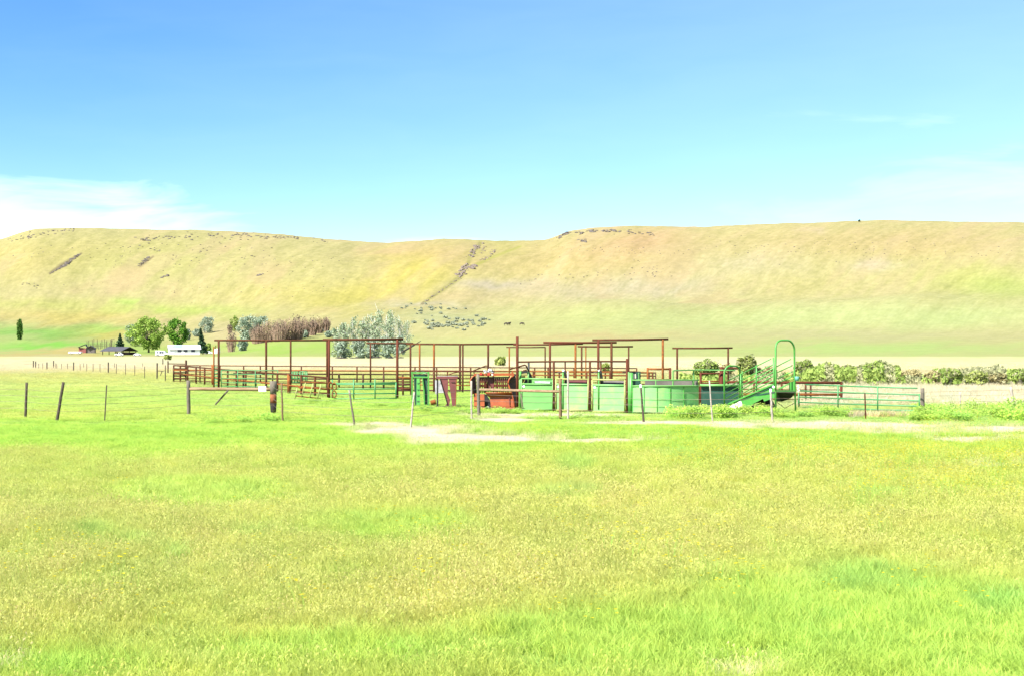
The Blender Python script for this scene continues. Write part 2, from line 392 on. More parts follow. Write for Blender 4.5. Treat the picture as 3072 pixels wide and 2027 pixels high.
def meadow(X, D):
    """albedo of the plain at world x, depth d; also the bare-dirt mask, blue-green weed mask, lushness"""
    X = np.asarray(X, float); D = np.asarray(D, float)
    n0 = fbm(X / 3.0, D / 5.0, 2); n1 = fbm(X / 0.9, D / 1.6, 3, 3)
    px = CX + F * X / np.maximum(D, 4); py = HOR + F * CAMH / np.maximum(D, 4)
    jy = py + (n0 - 0.5) * (8 + (py - HOR) * 0.16)
    u = np.clip(px / 3072, 0, 1) * 2
    cs = []
    for ch in range(3):
        a, b, c = (np.interp(jy, _my, _mc[:, k, ch]) for k in range(3))
        cs.append(np.where(u < 1, a + (b - a) * u, b + (c - b) * (u - 1)))
    c = np.stack(cs, -1)
    far = sstep(90, 160, D)[..., None]
    t = ((n1 - 0.5) * 1.6)[..., None] * (1 - far)
    c = c * (1 + t * np.array([0.28, 0.16, 0.34]))
    t2 = ((n0 - 0.5) * 1.2)[..., None]
    c = c * (1 + t2 * np.array([0.16, 0.05, 0.22]))
    bl = blobs(BLUE, px, py, n1); lu = blobs(LUSH, px, py, n0) * 0.7; di = blobs(DIRT, px, py, n1)
    k = lu[..., None] * .8; c = c * (1 - k) + lin((188, 234, 100)) * k
    k = bl[..., None] * 0.4; c = c * (1 - k) + lin((158, 216, 112)) * k
    k = di[..., None]; c = c * (1 - k) + lin((250, 232, 205)) * (0.95 + 0.3 * n1[..., None]) * k
    c = c * (1 + .16 * (di + sstep(120, 200, D)))[..., None]
    return np.clip(c / GAIN, 0.004, 0.6), di, bl, lu
gds = np.concatenate([np.linspace(-15, 8, 24)[:-1], 1 / np.linspace(1 / 8, 1 / 330, 420)])
plain_mat = soil_mat('meadow_soil', 9.0, 1.3, 0.30, 0.5, 0.03)
ground = sheet('ground', gds, lambda PX, D, X, Z: meadow(X, D)[0], plain_mat,
               lambda PX, D, X: (fbm(X / 6, D / 6, 1) - 0.5) * 0.06 * (1 - sstep(200, 330, D)))
HILLC = [  # px, py, rx, ry, colour, weight : cover of the slopes as the photograph shows it
 (250,760,500,60,(222,215,130),.6),(60,780,200,60,(235,215,140),.6),(500,800,400,60,(226,222,140),.6),(880,780,250,50,(234,222,150),.5),(900,890,300,50,(238,226,130),.6),
 (1320,760,190,45,(240,206,150),.8),(1250,810,140,60,(246,230,112),.8),(1150,880,250,60,(240,228,110),.7),(1480,740,150,35,(215,215,125),.7),
 (1800,760,300,70,(242,212,150),.8),(1950,720,160,40,(240,200,150),.8),(1620,800,200,50,(236,216,145),.6),(1700,870,300,35,(228,214,175),.8),(1480,850,110,16,(226,214,190),.8),
 (1400,890,160,30,(232,210,160),.6),(2050,860,220,40,(228,218,190),.7),(2250,790,120,40,(232,222,185),.5),(2640,800,90,22,(236,226,205),.8),(2430,695,40,10,(245,225,200),.7),
 (2500,720,450,50,(238,216,150),.7),(2800,740,300,60,(238,214,150),.7),(2900,830,250,60,(228,232,130),.6),(2350,860,260,50,(232,222,145),.6),(3000,860,150,40,(215,235,125),.6),
 (1815,960,420,55,(230,236,152),.9),(2300,960,500,45,(228,240,160),.9),(2850,950,400,50,(226,240,160),.9),(2600,1010,500,14,(226,222,160),.7),(2600,1050,700,26,(212,240,140),.95),
 (1700,1060,500,26,(222,236,145),.9),(1750,1008,300,10,(236,214,150),.7),(1350,1040,300,30,(226,232,150),.8),(1350,950,180,22,(222,226,165),.8),(1270,915,160,10,(230,222,190),.7),
 (950,1040,260,35,(206,236,118),.95),(800,1050,160,20,(196,236,105),.9),(200,950,330,30,(240,222,120),.7),(500,930,250,18,(208,236,110),.7),(150,910,300,20,(226,228,130),.7),
 (60,1000,330,22,(160,222,100),.9),(120,1035,260,16,(165,238,95),1.),(300,985,140,12,(165,236,95),.6),(330,1000,160,16,(242,222,110),.6),(420,905,60,12,(190,236,100),.6),
 (640,1000,90,30,(238,222,165),.8),(560,1040,200,20,(205,230,115),.8),(420,1052,200,12,(190,232,110),.8),(150,1058,260,8,(240,215,130),.7)]
def hillcol(PX, D, X, Z):
    py = HOR - (Z - CAMH) / D * F
    q = X / D * 1250 - 0.20 * (D - 1000)
    nA = fbm(q / 60, D / 190, 3); nB = fbm(q / 22, D / 150, 4); nC = fbm(q / 5, D / 40, 6, 3); nD = fbm(q / 1.6, D / 7, 5, 3)
    jx = PX + (nA - 0.5) * 220; jy = py + (nB - 0.5) * 40
    c = np.ones(PX.shape + (3,)) * lin((232, 222, 156))
    wsum = np.zeros(PX.shape)
    for (bx, by, rx, ry, rgb, wt) in HILLC:
        g = np.exp(-(((jx - bx) / rx) ** 2 + ((jy - by) / ry) ** 2) * 1.2) * wt
        c = c * (1 - g[..., None]) + lin(rgb) * g[..., None]
    k = ((nB - 0.5) * .65 + (nC - 0.5) * .9 + (nD - .5) * 1.3)[..., None] * (0.25 + 0.75 * sstep(560, 900, D))[..., None]
    c = c * (1 + k * np.array([0.26, 0.22, 0.36]))
    pk = (sstep(.5, .72, nB) * sstep(900, 1100, D) * .35)[..., None]; c = c * (1 - pk) + lin((238, 212, 165)) * pk
    p = sstep(0.62, 0.78, nA)[..., None] * sstep(800, 1000, D)[..., None] * 0.5
    c = c * (1 - p) + lin((240, 212, 160)) * p
    # stony soil and dark brush in the draws
    def streak(pts, wd, rgb, amt):
        nonlocal c
        m = np.zeros(PX.shape)
        for (ax, ay, aw), (bx, by, bw) in zip(pts[:-1], pts[1:]):
            t = np.clip(((PX - ax) * (bx - ax) + (py - ay) * (by - ay)) / ((bx - ax) ** 2 + (by - ay) ** 2), 0, 1)
            dd = np.hypot(PX - ax - t * (bx - ax), py - ay - t * (by - ay)); ww = (aw + (bw - aw) * t) * wd * (0.6 + 0.8 * nC)
            m = np.maximum(m, np.clip(1.5 - dd / ww, 0, 1))
        m = (m * amt * (D > 800))[..., None]; c = c * (1 - m) + lin(rgb) * m
    streak([(1440,730,3),(1410,770,4),(1400,800,3),(1376,835,5),(1330,868,3),(1264,912,2)], 1.5, (190,186,110), .7)
    streak([(1560,740,2),(1470,775,3),(1420,800,3)], 1.6, (205,205,105), .7)
    streak([(245,760,2),(190,795,6),(150,820,3)], 1.2, (150,135,105), .8)
    streak([(460,770,2),(420,798,4)], 1.2, (160,140,110), .7)
    return np.clip(c * 0.89 / GAIN, 0.004, 0.5)
hds = np.concatenate([np.linspace(330, 1000, 150), np.linspace(1000, 1560, 150)[1:], np.linspace(1560, 2200, 10)[1:]])
hill_mat = soil_mat('hill_grass', 0.5, 0.12, 0.18, 0.35, 0.5)
hills = sheet('hills', hds, hillcol, hill_mat, lambda PX, D, X: terrain_z(PX, D) + hill_bump(PX, D))

# ================================================================== posts and wire of the near fence
def wobble_tube(a, b, r0, r1, n=9, k=7, amp=0.006, seed=0):
    R = random.Random(seed); a, b = Vector(a), Vector(b)
    pts, rs = [], []
    for i in range(k):
        t = i / (k - 1); p = a.lerp(b, t)
        if 0 < i < k - 1: p += Vector((R.uniform(-amp, amp), R.uniform(-amp, amp), 0))
        pts.append(p); rs.append((r0 + (r1 - r0) * t) * R.uniform(0.94, 1.06))
    return pts, rs, n
def near_post(label, base, top, wpx, mat, steel=False, cap=None, name='fence_post', group='posts of the wire fence in front of the corral', lean_y=0.0):
    g = gp(*base); d = g.y; t = at(top[0], top[1], d + lean_y)
    r = wpx / F * d / 2
    e = thing(name, label, 'fence post', g, group)
    dirn = (t - g).normalized(); b0 = g - dirn * 0.25
    mb = MB()
    if steel:                                     # T-section steel post
        mb.bar(b0, t, r * 2.0, 0.008, (0, 1, 0)); mb.bar(b0 + Vector((0, .02, 0)), t + Vector((0, .02, 0)), 0.008, 0.035, (0, 1, 0))
        for i in range(14):
            p = g.lerp(t, (i + 0.7) / 14.5); mb.box(p + Vector((0, -0.008, 0)), (0.016, 0.012, 0.02))
    else:
        pts, rs, n = wobble_tube(b0, t, r * 1.05, r * 0.93, seed=hash(label) % 999)
        mb.tube(pts, rs, n)
    mb.build('post_body', mat, e, smooth=not steel)
    if cap: MB().tube([t - dirn * 0.09, t + dirn * 0.012], [r * 1.0, r * 0.98], 9).build('post_top', cap, e)
    return e, g, t
NP = []
def np_(*a, **k):
    e, g, t = near_post(*a, **k); NP.append((g, t)); return e
np_('dark upright wooden post nearest the left edge of the photo', (76,1251), (80,1146), 8, 'wood_dark')
np_('thick dark wooden post leaning right, second from the left edge', (171,1262), (190,1145), 9, 'wood_dark')
np_('thin dark steel post between the leaning post and the signed brace', (314,1260), (320,1154), 3.6, 'wood_dark', steel=True)
np_('thin reddish brown stake just right of the charred brace post', (848,1262), (845,1148), 5.5, 'wood_tan')
np_('grey weathered stake leaning left by the start of the dirt patch', (1064,1277), (1048,1169), 6, 'wood_grey', cap='wood_pale')
np_('pale grey stake leaning right in front of the green head gate', (1232,1280), (1243,1175), 6, 'wood_pale')
np_('slim pale grey post close beside the left post of the pole brace', (1415,1255), (1414,1141), 6, 'wood_pale')
np_('tall pale grey post just right of the pole brace, before the second alley panel', (1704,1256), (1704,1112), 6.5, 'wood_pale')
np_('dark brown post with a white top in front of the curved green tub', (1931,1264), (1922,1153), 7, 'wood_dark', cap='white_paint')
np_('thin pinkish grey stake in front of the rusty sorting gate', (2138,1268), (2128,1140), 4.5, 'wood_pale')
np_('whitish stake leaning left in front of the loading chute', (2317,1264), (2312,1166), 7, 'wood_pale', cap='white_paint')
np_('thin rusty steel post in front of the green tube gate', (2597,1257), (2594.5,1177), 4, 'rust_red', steel=True)
def hbrace(label, lpost, rpost, rail, rw, mats, extra=None):
    g = gp(*lpost[0]); g2 = gp(*rpost[0]); d = (g.y + g2.y) / 2
    e = thing('fence_brace', label, 'fence brace', g, 'wooden braces of the wire fence')
    for (b, t, wpx), m in ((lpost, mats[0]), (rpost, mats[1])):
        q = gp(*b); tt = at(t[0], t[1], q.y); r = wpx / F * q.y / 2
        if m == 'charred':
            zs = [0, .38, .60, .72, .86, 1.0]; dirn = tt - q
            def seg(a, bb, ra, rb): return MB().tube([q + dirn * a, q + dirn * ((a + bb) / 2), q + dirn * bb], [ra * r, (ra + rb) / 2 * r, rb * r], 12)
            po = seg(-.12, .33, .62, .98).build('post', 'char_black', e, smooth=True, label='charred black foot of the post')
            seg(.33, .60, .98, .93).build('scorched_band', 'char_orange', po, smooth=True)
            seg(.60, 1.0, .93, 1.04).build('post_head', 'wood_grey', po, smooth=True)
        else:
            pts, rs, n = wobble_tube(q - Vector((0, 0, .25)), tt, r * 1.05, r, n=12, seed=int(b[0])); MB().tube(pts, rs, n).build('post', m, e, smooth=True)
        NP.append((q, tt))
    a = at(rail[0], rail[1], g.y); b = at(rail[2], rail[3], g2.y)
    pts, rs, n = wobble_tube(a, b, rw / F * d / 2, rw / F * d / 2 * 0.95, n=12, k=9, amp=0.008, seed=4); MB().tube(pts, rs, n).build('rail', mats[2], e, smooth=True)
    return e, d
eb, db = hbrace('rough brace of two stout posts and a log rail carrying a white sign', ((566,1240), (565,1140), 11), ((820,1240), (820,1142), 21), (566,1165,820,1167), 10, ('wood_grey', 'charred', 'rail_wood'))
a = at(683,1171,db - .1); b = at(647,1211,db + .7); MB().tube([a, a.lerp(b, .5), b], .035, 8).build('diagonal_brace', 'wood_grey', eb)
p = at(787,1165,db - .16); s = MB(); s.box(p, (22/F*db, .006, 16/F*db)); sg = s.build('sign', 'white_paint'); tag(sg, 'small blank white sign fixed to the log rail beside the charred post', 'sign'); recenter(sg, p - Vector((0, 0, 8/F*db)))
bv = sg.modifiers.new('b', 'BEVEL'); bv.width = .03; bv.segments = 3; bv.affect = 'EDGES'; sg.modifiers.remove(bv)
ec, dc = hbrace('slender brace of two posts with a peeled pole rail before the red squeeze chute', ((1437,1247), (1434,1121), 9.5), ((1681,1255), (1681,1134), 9.5), (1437,1167,1681,1173), 8.5, ('wood_grey', 'wood_tan', 'rail_wood'))
for k, (pa, pb) in enumerate((((1561,1178), (1566,1220)), ((1563,1178), (1570,1222)))):
    MB().tube([at(*pa, dc - .1), at(*pb, dc - .05)], .012, 6).build('loose_wire', 'wire', ec)
# strands of wire along the whole near fence
NP.sort(key=lambda q: q[0].x)
for k, (h, lab) in enumerate(((.34, 'lowest'), (.58, 'second lowest'), (.80, 'second highest'), (1.02, 'topmost'))):
    pts = []
    first, last = NP[0], NP[-1]
    pts.append(Vector((first[0].x - 9, first[0].y + .5, h)))
    for i, (g, t) in enumerate(NP):
        f = min(h / max(t.z, .3), .97); q = g.lerp(t, f) + Vector((0, -.05, 0))
        if i: m = (pts[-1] + q) / 2; m.z -= .02; pts.append(m)
        pts.append(q)
    pts.append(Vector((last[0].x + 9, last[0].y + 3, h)))
    o = MB().tube(pts, .0045, 4).build('barbed_wire', 'wire'); tag(o, f'{lab} strand of barbed wire strung along the near fence posts', 'fence wire', 'strands of barbed wire'); recenter(o, NP[0][0])
# gate post and the posts beyond the gate on the right
near_post('stout grey gate post at the right end of the green tube gate', (2768,1240), (2767,1163), 12, 'wood_grey')
near_post('thin pale stake in the dry grass right of the gate post', (2881,1222), (2881,1174), 4, 'wood_pale')
near_post('pale wooden post with a dark foot standing near the right edge', (3042,1222), (3032,1159), 9, 'wood_pale')

# ================================================================== the long wire fence in the middle distance, left
FARP = [(372,672,752),(397,680,752),(523,690,770),(597,672,752),(820,690,785),(1207,690,812),(432,705,765),(476,700,770),(621,700,762),(633,705,768),(686,705,770),(753,705,770),(893,710,790),(932,700,755),(967,705,795),
        (1038,705,800),(1115,705,805),(1275,700,755),(1297,705,820),(1400,705,835),(1502,720,840),(1590,700,750),(1612,735,870)]
fpm = MB().tube([(0, 0, -.2), (0, 0, 1.0)], .05, 6).build('far_fence_post', 'wood_dark'); recenter(fpm, (0, 0, 0))
for i, (x, ty, by) in enumerate(FARP):
    thick = x in (372, 397, 523, 820, 1207, 597)
    px = x * .2692; b = 900 + by * .2692; t = 900 + ty * .2692
    g = gp(px, b); h = (b - t) / F * g.y
    o = fpm if i == 0 else dup(fpm, g); o.location = g; s = 1.25 if thick else .55; o.scale = (s, s, h)
    tag(o, 'thick dark post in the far wire fence line at the left' if thick else 'thin post in the far wire fence line at the left', 'fence post', 'thick posts of the far left fence' if thick else 'thin posts of the far left fence')
for h, lab in ((.45, 'lower'), (.8, 'upper')):
    pts = [gp(70, 1104) + Vector((0, 0, h))] + [gp(x * .2692, 900 + by * .2692) + Vector((0, 0, h)) for x, ty, by in (FARP[0], FARP[4], FARP[5], FARP[19], FARP[22])]
    o = MB().tube(pts, .006, 4).build('fence_wire', 'wire'); tag(o, f'{lab} wire of the far fence line at the left', 'fence wire', 'wires of the far left fence'); recenter(o, pts[0])
e = thing('fence_corner_post', 'thin dark corner post with a short crossbar left of the corral', 'fence post', gp(471, 1137))
g = gp(471, 1137); d = g.y
MB().tube([g - Vector((0, 0, .2)), at(471.5, 1088, d)], .055, 7).build('post_body', 'wood_dark', e)
MB().tube([at(471, 1111, d), at(491, 1112, d)], .03, 6).build('crossbar', 'wood_dark', e); MB().tube([at(486, 1112, d), at(481.5, 1125, d)], .03, 6).build('strut', 'wood_dark', e)
for (px, b, t, lab) in ((488.5, 1095, 1075, 'short dark post standing alone behind the left end of the corral'), (496, 1144, 1094, 'dark post just left of the barred end gate')):
    near_post(lab, (px, b), (px, t), 3, 'wood_dark', group='dark posts at the left end of the corral')
# pipe hoop behind the left end
e = thing('pipe_hoop', 'dark pipe goalpost frame behind the barred end gate', 'pipe frame', gp(504, 1118)); d = gp(504, 1118).y
MB().tube([at(504, 1120, d), at(504, 1082, d)], .06, 7).build('post', 'dark_pipe', e); MB().tube([at(559.5, 1120, d), at(559.5, 1080, d)], .06, 7).build('post', 'dark_pipe', e)
MB().tube([at(504, 1090, d), at(559, 1091, d)], .045, 7).build('crossbar', 'dark_pipe', e)

# ================================================================== pipe fences of the corral
def pipe_fence(name, label, A, B, rails, posts, pr=.045, rr=.03, pm='rust_brown', rm='rust_brown', cat='corral fence', group='pipe fences of the corral', ends=True):
    """A, B ground pixels; rails (yA, yB, material, radius) as photo rows at the two ends; posts (px, yTop or None, material)"""
    ga, gb = gp(*A), gp(*B); e = thing(name, label, cat, ga, group)
    def on(px):                                   # ground point of the run below photo column px
        k = (px - CX) / F; den = (gb.x - ga.x) - k * (gb.y - ga.y)
        t = (k * ga.y - ga.x) / den if abs(den) > 1e-9 else 0
        return ga.lerp(gb, t), t
    for i, r in enumerate(rails):
        ya, yb = r[0], r[1]; m = r[2] if len(r) > 2 and r[2] else rm; rad = r[3] if len(r) > 3 else rr
        x0 = r[4] if len(r) > 4 else A[0]; x1 = r[5] if len(r) > 5 else B[0]
        p0, _ = on(x0); p1, _ = on(x1); p0 = at(x0, ya, p0.y); p1 = at(x1, yb, p1.y)
        MB().tube([p0, (p0 + p1) / 2 - Vector((0, 0, .008)), p1], rad, 7).build('rail', m, e, smooth=True)
    for q in posts:
        px = q[0]; g, t = on(px); yt = q[1] if len(q) > 1 and q[1] else None
        m = q[2] if len(q) > 2 else pm; rad = q[3] if len(q) > 3 else pr
        if yt is None:
            r = rails[0]; top = at(px, r[0] + (r[1] - r[0]) * ((px - A[0]) / (B[0] - A[0])), g.y)
        else: top = at(px, yt, g.y)
        MB().tube([Vector((top.x, g.y, -.15)), top + Vector((0, 0, .015))], rad, 8).build('post', m, e, smooth=True)
    return e
def r2(x, y): return 480 + x * .1913, 980 + y * .1913
pipe_fence('pipe_fence', 'rusty pipe fence slanting from the barred end gate towards the camera', (521, 1143), (984, 1192),
    [(1095, 1132, 'rust_brown', .045), (1119, 1166.5, 'rust_orange', .05), (1108, 1147, 'rust_brown', .018), (1133, 1180, 'rust_brown', .02)],
    [(521,), (541,), (563,), (588,), (614,), (639, 1094, 'rust_orange', .11), (683,), (709.5,), (737,), (767,), (798.5,), (832,), (867, None, 'rust_orange', .10), (904,), (945,), (984,)], pr=.06)
pipe_fence('pipe_fence', 'barred end gate of five dark rails at the left end of the corral', (521, 1143.5), (557.5, 1142),
    [(1105, 1105), (1116.5, 1116.5), (1126, 1126), (1135, 1134), (1143, 1142)], [(521, 1096), (541, 1098, 'rust_orange'), (557.5, 1080)], pr=.06, rr=.05, pm='dark_pipe', rm='dark_pipe', cat='gate', group=None)
pipe_fence('pipe_fence', 'long rusty pipe fence running level along the back of the corral', (521, 1146), (1910, 1152),
    [(1095, 1104, 'rust_brown', .035), (1109, 1114, 'rust_orange', .05), (1121, 1124, 'rust_brown', .025), (1133, 1136, 'rust_brown', .025), (1142, 1146, 'rust_brown', .02)],
    [(x,) for x in (600, 660, 731, 781, 818, 904, 997, 1071, 1151, 1245, 1310, 1412, 1604, 1644, 1722, 1816, 1910)], pr=.05)
pipe_fence('pipe_fence', 'dark pipe fence across the middle of the corral behind the green gate', (700, 1163), (1236, 1166),
    [(1118, 1122.5, 'dark_pipe', .04), (1135, 1136, 'dark_pipe', .035), (1146, 1150, 'dark_pipe', .03), (1158, 1160, 'dark_pipe', .025)],
    [(730,), (1017,), (1089,), (1151,), (1208,)], pr=.055, pm='dark_pipe')
pipe_fence('pipe_fence', 'heavy reddish pipe panel between the tall frame post and the green head gate', (1191, 1186), (1236, 1186),
    [(1130, 1133, 'rust_orange', .05), (1143, 1144, 'rust_brown'), (1152, 1152, 'dark_pipe', .045), (1163, 1165, 'rust_red', .05), (1169, 1169.5, 'dark_pipe', .045)], [(1191,), (1209,), (1233,)], pr=.05, rr=.04)
pipe_fence('pipe_fence', 'red brown pipe fence passing behind the green head gate and maroon gate', (1236, 1176), (1480, 1178),
    [(1111, 1113, 'rust_red', .045), (1122, 1124, 'dark_pipe'), (1133, 1135, 'rust_brown'), (1143, 1145, 'rust_brown'), (1153, 1155, 'rust_orange'), (1169, 1170, 'dark_pipe', .04)],
    [(1236,), (1302, 1100, 'rust_brown', .06), (1388,), (1480,)], pr=.05, rr=.03)
pipe_fence('pipe_fence', 'orange pipe fence showing above the green alley panels', (1590, 1170), (1960, 1174),
    [(1113, 1117, 'rust_orange', .045), (1124, 1126, 'rust_orange', .035), (1136, 1138, 'rust_red'), (1150, 1152, 'rust_red')], [(1600,), (1678,), (1760,), (1830,), (1900,), (1958,)], pr=.05)
pipe_fence('pipe_fence', 'red brown pipe fence running behind the loading chute to a corner post', (2165, 1204), (2525, 1207),
    [(1144.5, 1147, 'rust_red', .06), (1181, 1182, 'rust_orange', .06), (1166, 1168, 'rust_brown', .02), (1195, 1197, 'rust_brown', .02)],
    [(2174,), (2262,), (2345,), (2417,), (2432,), (2524, None, 'rust_red', .06)], pr=.045)
# green gates
def tube_gate(label, A, B, tops, rails, uprights, mat='gate_green', rr=.028, caps=True):
    e = pipe_fence('tube_gate', label, A, B, [(ya, yb, mat, rr) + tuple(x) for ya, yb, *x in rails], [], rm=mat, cat='gate', group='green tube gates')
    ga, gb = gp(*A), gp(*B)
    for (px, yt, yb) in uprights:
        k = (px - CX) / F; t = (k * ga.y - ga.x) / ((gb.x - ga.x) - k * (gb.y - ga.y)); d = ga.lerp(gb, t).y
        MB().tube([at(px, yb, d - .03), at(px, yt, d - .03)], rr * 1.05, 7).build('upright', mat, e, smooth=True)
    return e
tube_gate('long green tube gate right of the loading chute', (2396, 1222), (2758, 1242), None,
    [(1152, 1163, 2417, 2751), (1171, 1183), (1189, 1201), (1205, 1217), (1219, 1231), (1233, 1243.5, 2432, 2736)],
    [(2396, 1171, 1219), (2514, 1154, 1226), (2633, 1159, 1233), (2758, 1180, 1232)])
MB().box(at(2572, 1156.5, gd(1228)), (14/F*54, .02, .03)).build('label_plate', 'white_paint', bpy.data.objects['tube_gate'])
MB().tube([at(2396.5, 1222, gd(1222)), at(2396, 1168, gd(1222))], .04, 7).build('hinge_post', 'dark_pipe', bpy.data.objects['tube_gate'])
tube_gate('green tube gate with orange hinge loops left of the red overhead post', (993, 1198), (1191, 1198), None,
    [(1149, 1147), (1152, 1151), (1165.5, 1164.5), (1179, 1178.5), (1195, 1193)], [(997, 1137, 1196), (1061, 1137, 1197), (1125, 1136, 1197), (1188, 1146, 1194)], rr=.032)
g1 = [o for o in bpy.data.objects if o.get('label', '').startswith('green tube gate with orange')][0]
for (x, y) in ((992, 1155), (1003, 1158), (1003, 1181)):
    c = at(x, y, gd(1198)); MB().tube([c + Vector((.10*math.cos(t), -.05, .16*math.sin(t))) for t in np.linspace(0, 2*PI, 12)], .028, 6).build('hinge_loop', 'rust_orange', g1)
tube_gate('faint green tube gate seen through the slanting pipe fence on the left', (664, 1168), (835, 1172), None,
    [(1109, 1110), (1120, 1122), (1133, 1135), (1146, 1148), (1157, 1159)], [(664, 1109, 1160), (713, 1109, 1160), (766, 1109, 1161), (833, 1110, 1162)], rr=.024)
tube_gate('short green slatted panel standing behind the left overhead frame', (876, 1166), (921, 1167), None,
    [(1115, 1113), (1121, 1120), (1133, 1133), (1145, 1145)], [(x, 1114, 1146) for x in (876, 884, 892, 900, 908, 916, 921)], rr=.032)
# light green panel just left of the first frame post
e = pipe_fence('tube_gate', 'narrow pale green gate end between the first two tall posts', (643, 1164), (656, 1164), [(1100+i*9, 1100+i*9, 'gate_green', .03) for i in range(7)], [(643, 1100, 'gate_green', .03), (655, 1100, 'gate_green', .03)], cat='gate', group='green tube gates')
# leaning yellowish panel
e = thing('leaning_panel', 'yellowish tube panel leaning askew against the slanting pipe fence', 'gate panel', gp(930, 1200)); d = gd(1200)
q = lambda x, y, k=0: at(840 + x * .1913, 980 + y * .1913, d + k)
for (a, b) in (((330, 860), (745, 880)), ((290, 950), (755, 970)), ((260, 1015), (760, 1035)), ((235, 1075), (640, 1120))): MB().tube([q(*a), q(*b)], .028, 7).build('rail', 'rust_orange', e, smooth=True)
for (a, b) in (((270, 950), (230, 1125)), ((400, 870), (335, 1100)), ((520, 880), (465, 1110)), ((645, 895), (585, 1125))): MB().tube([q(*a, -.05), q(*b, -.05)], .026, 7).build('upright', 'rim_yellow', e, smooth=True)

# ================================================================== overhead pipe frames
def overhead(label, d, bar, posts, br=.05, pr=.055, bm='rust_brown'):
    """bar (x0, y0, x1, y1) and posts (px, yTop, material) in photo pixels, standing at depth d"""
    bx = posts[0][0]; base = Vector(((bx - CX) / F * d, d, 0))
    e = thing('overhead_frame', label, 'pipe frame', base, 'overhead pipe frames of the corral')
    if bar:
        a, b = at(bar[0], bar[1], d), at(bar[2], bar[3], d); MB().tube([a, a.lerp(b, .5) - Vector((0, 0, .015)), b], br, 9).build('crossbar', bm, e, smooth=True)
    for q in posts:
        px, yt = q[0], q[1]; m = q[2] if len(q) > 2 else 'rust_brown'; r = q[3] if len(q) > 3 else pr
        t = at(px, yt, d); MB().tube([Vector((t.x, d, -.2)), t], r, 9).build('post', m, e, smooth=True)
    return e
overhead('longest and leftmost overhead frame with four thin posts', 84, (643,1020.5,998,1020.5), [(656,1021,'rust_brown',.065), (798.5,1021,'rust_brown',.065), (872,1021,'rust_brown',.055), (981,1021,'rust_brown',.055)], .055)
overhead('lone thin orange post rising just left of the leftmost overhead frame', 84.5, None, [(641.5,1039,'rust_orange',.045)])
overhead('thick red brown overhead frame in front of the pale aspen grove', 69, (969,1019,1210,1017), [(987,1019,'rust_red',.058), (1192,1017.5,'rust_red',.062)], .06)
overhead('thin lower overhead frame just behind the thick red brown one', 86, (1099,1029,1240,1029.5), [(1111.6,1029,'rust_brown',.05)], .05)
overhead('long overhead frame with six posts above the green head gate', 80, (1218,1031.6,1556,1031.6), [(1231.5,1031,'rust_brown',.055), (1259,1031,'rust_orange',.05), (1302,1031,'rust_orange',.06), (1380,1031,'rust_brown',.06), (1388.5,1031,'rust_brown',.05), (1464.6,1031,'rust_brown',.06)], .05)
e = overhead('tallest dark red post standing between the squeeze chute and the alley', 57.6, None, [(1552,1009.6,'rust_red',.058)])
MB().tube([at(1550.5,1029,57.6), at(1550.5,1232,57.6)], .03, 8).build('side_pipe', 'rust_brown', e)
overhead('faint farthest overhead frame above the front alley', 96, (1519,1041,1637,1041), [(1528,1041,'rust_orange',.05), (1635.5,1041,'rust_brown',.05)], .04)
overhead('overhead frame with a heavy doubled bar above the second alley panel', 74, (1630,1027,1850,1027), [(1650,1027,'rust_red',.06), (1834.5,1027,'rust_brown',.065)], .055, bm='rust_red')
a = [o for o in bpy.data.objects if o.get('label', '').startswith('overhead frame with a heavy')][0]
overhead('lower overhead bar on a single post behind the doubled frame', 78, (1540,1034,1749,1031), [(1726.5,1032,'rust_orange',.06)], .045, bm='rust_red')
overhead('overhead frame with three slim posts behind the third alley panel', 86, (1733,1039,1899,1039), [(1745,1039,'rust_brown',.055), (1757.5,1039,'rust_orange',.04), (1886,1039,'rust_brown',.05)], .05)
overhead('high overhead frame spanning the third alley panel and the green tub', 66, (1777,1020,2005,1017), [(1795,1020,'rust_red',.058), (1988.5,1017.5,'rust_orange',.055)], .05)
overhead('rightmost overhead frame left of the loading chute arch', 84, (2017,1044,2197.6,1043), [(2031.5,1044,'rust_brown',.06), (2184.5,1043.5,'rust_brown',.055)], .05)

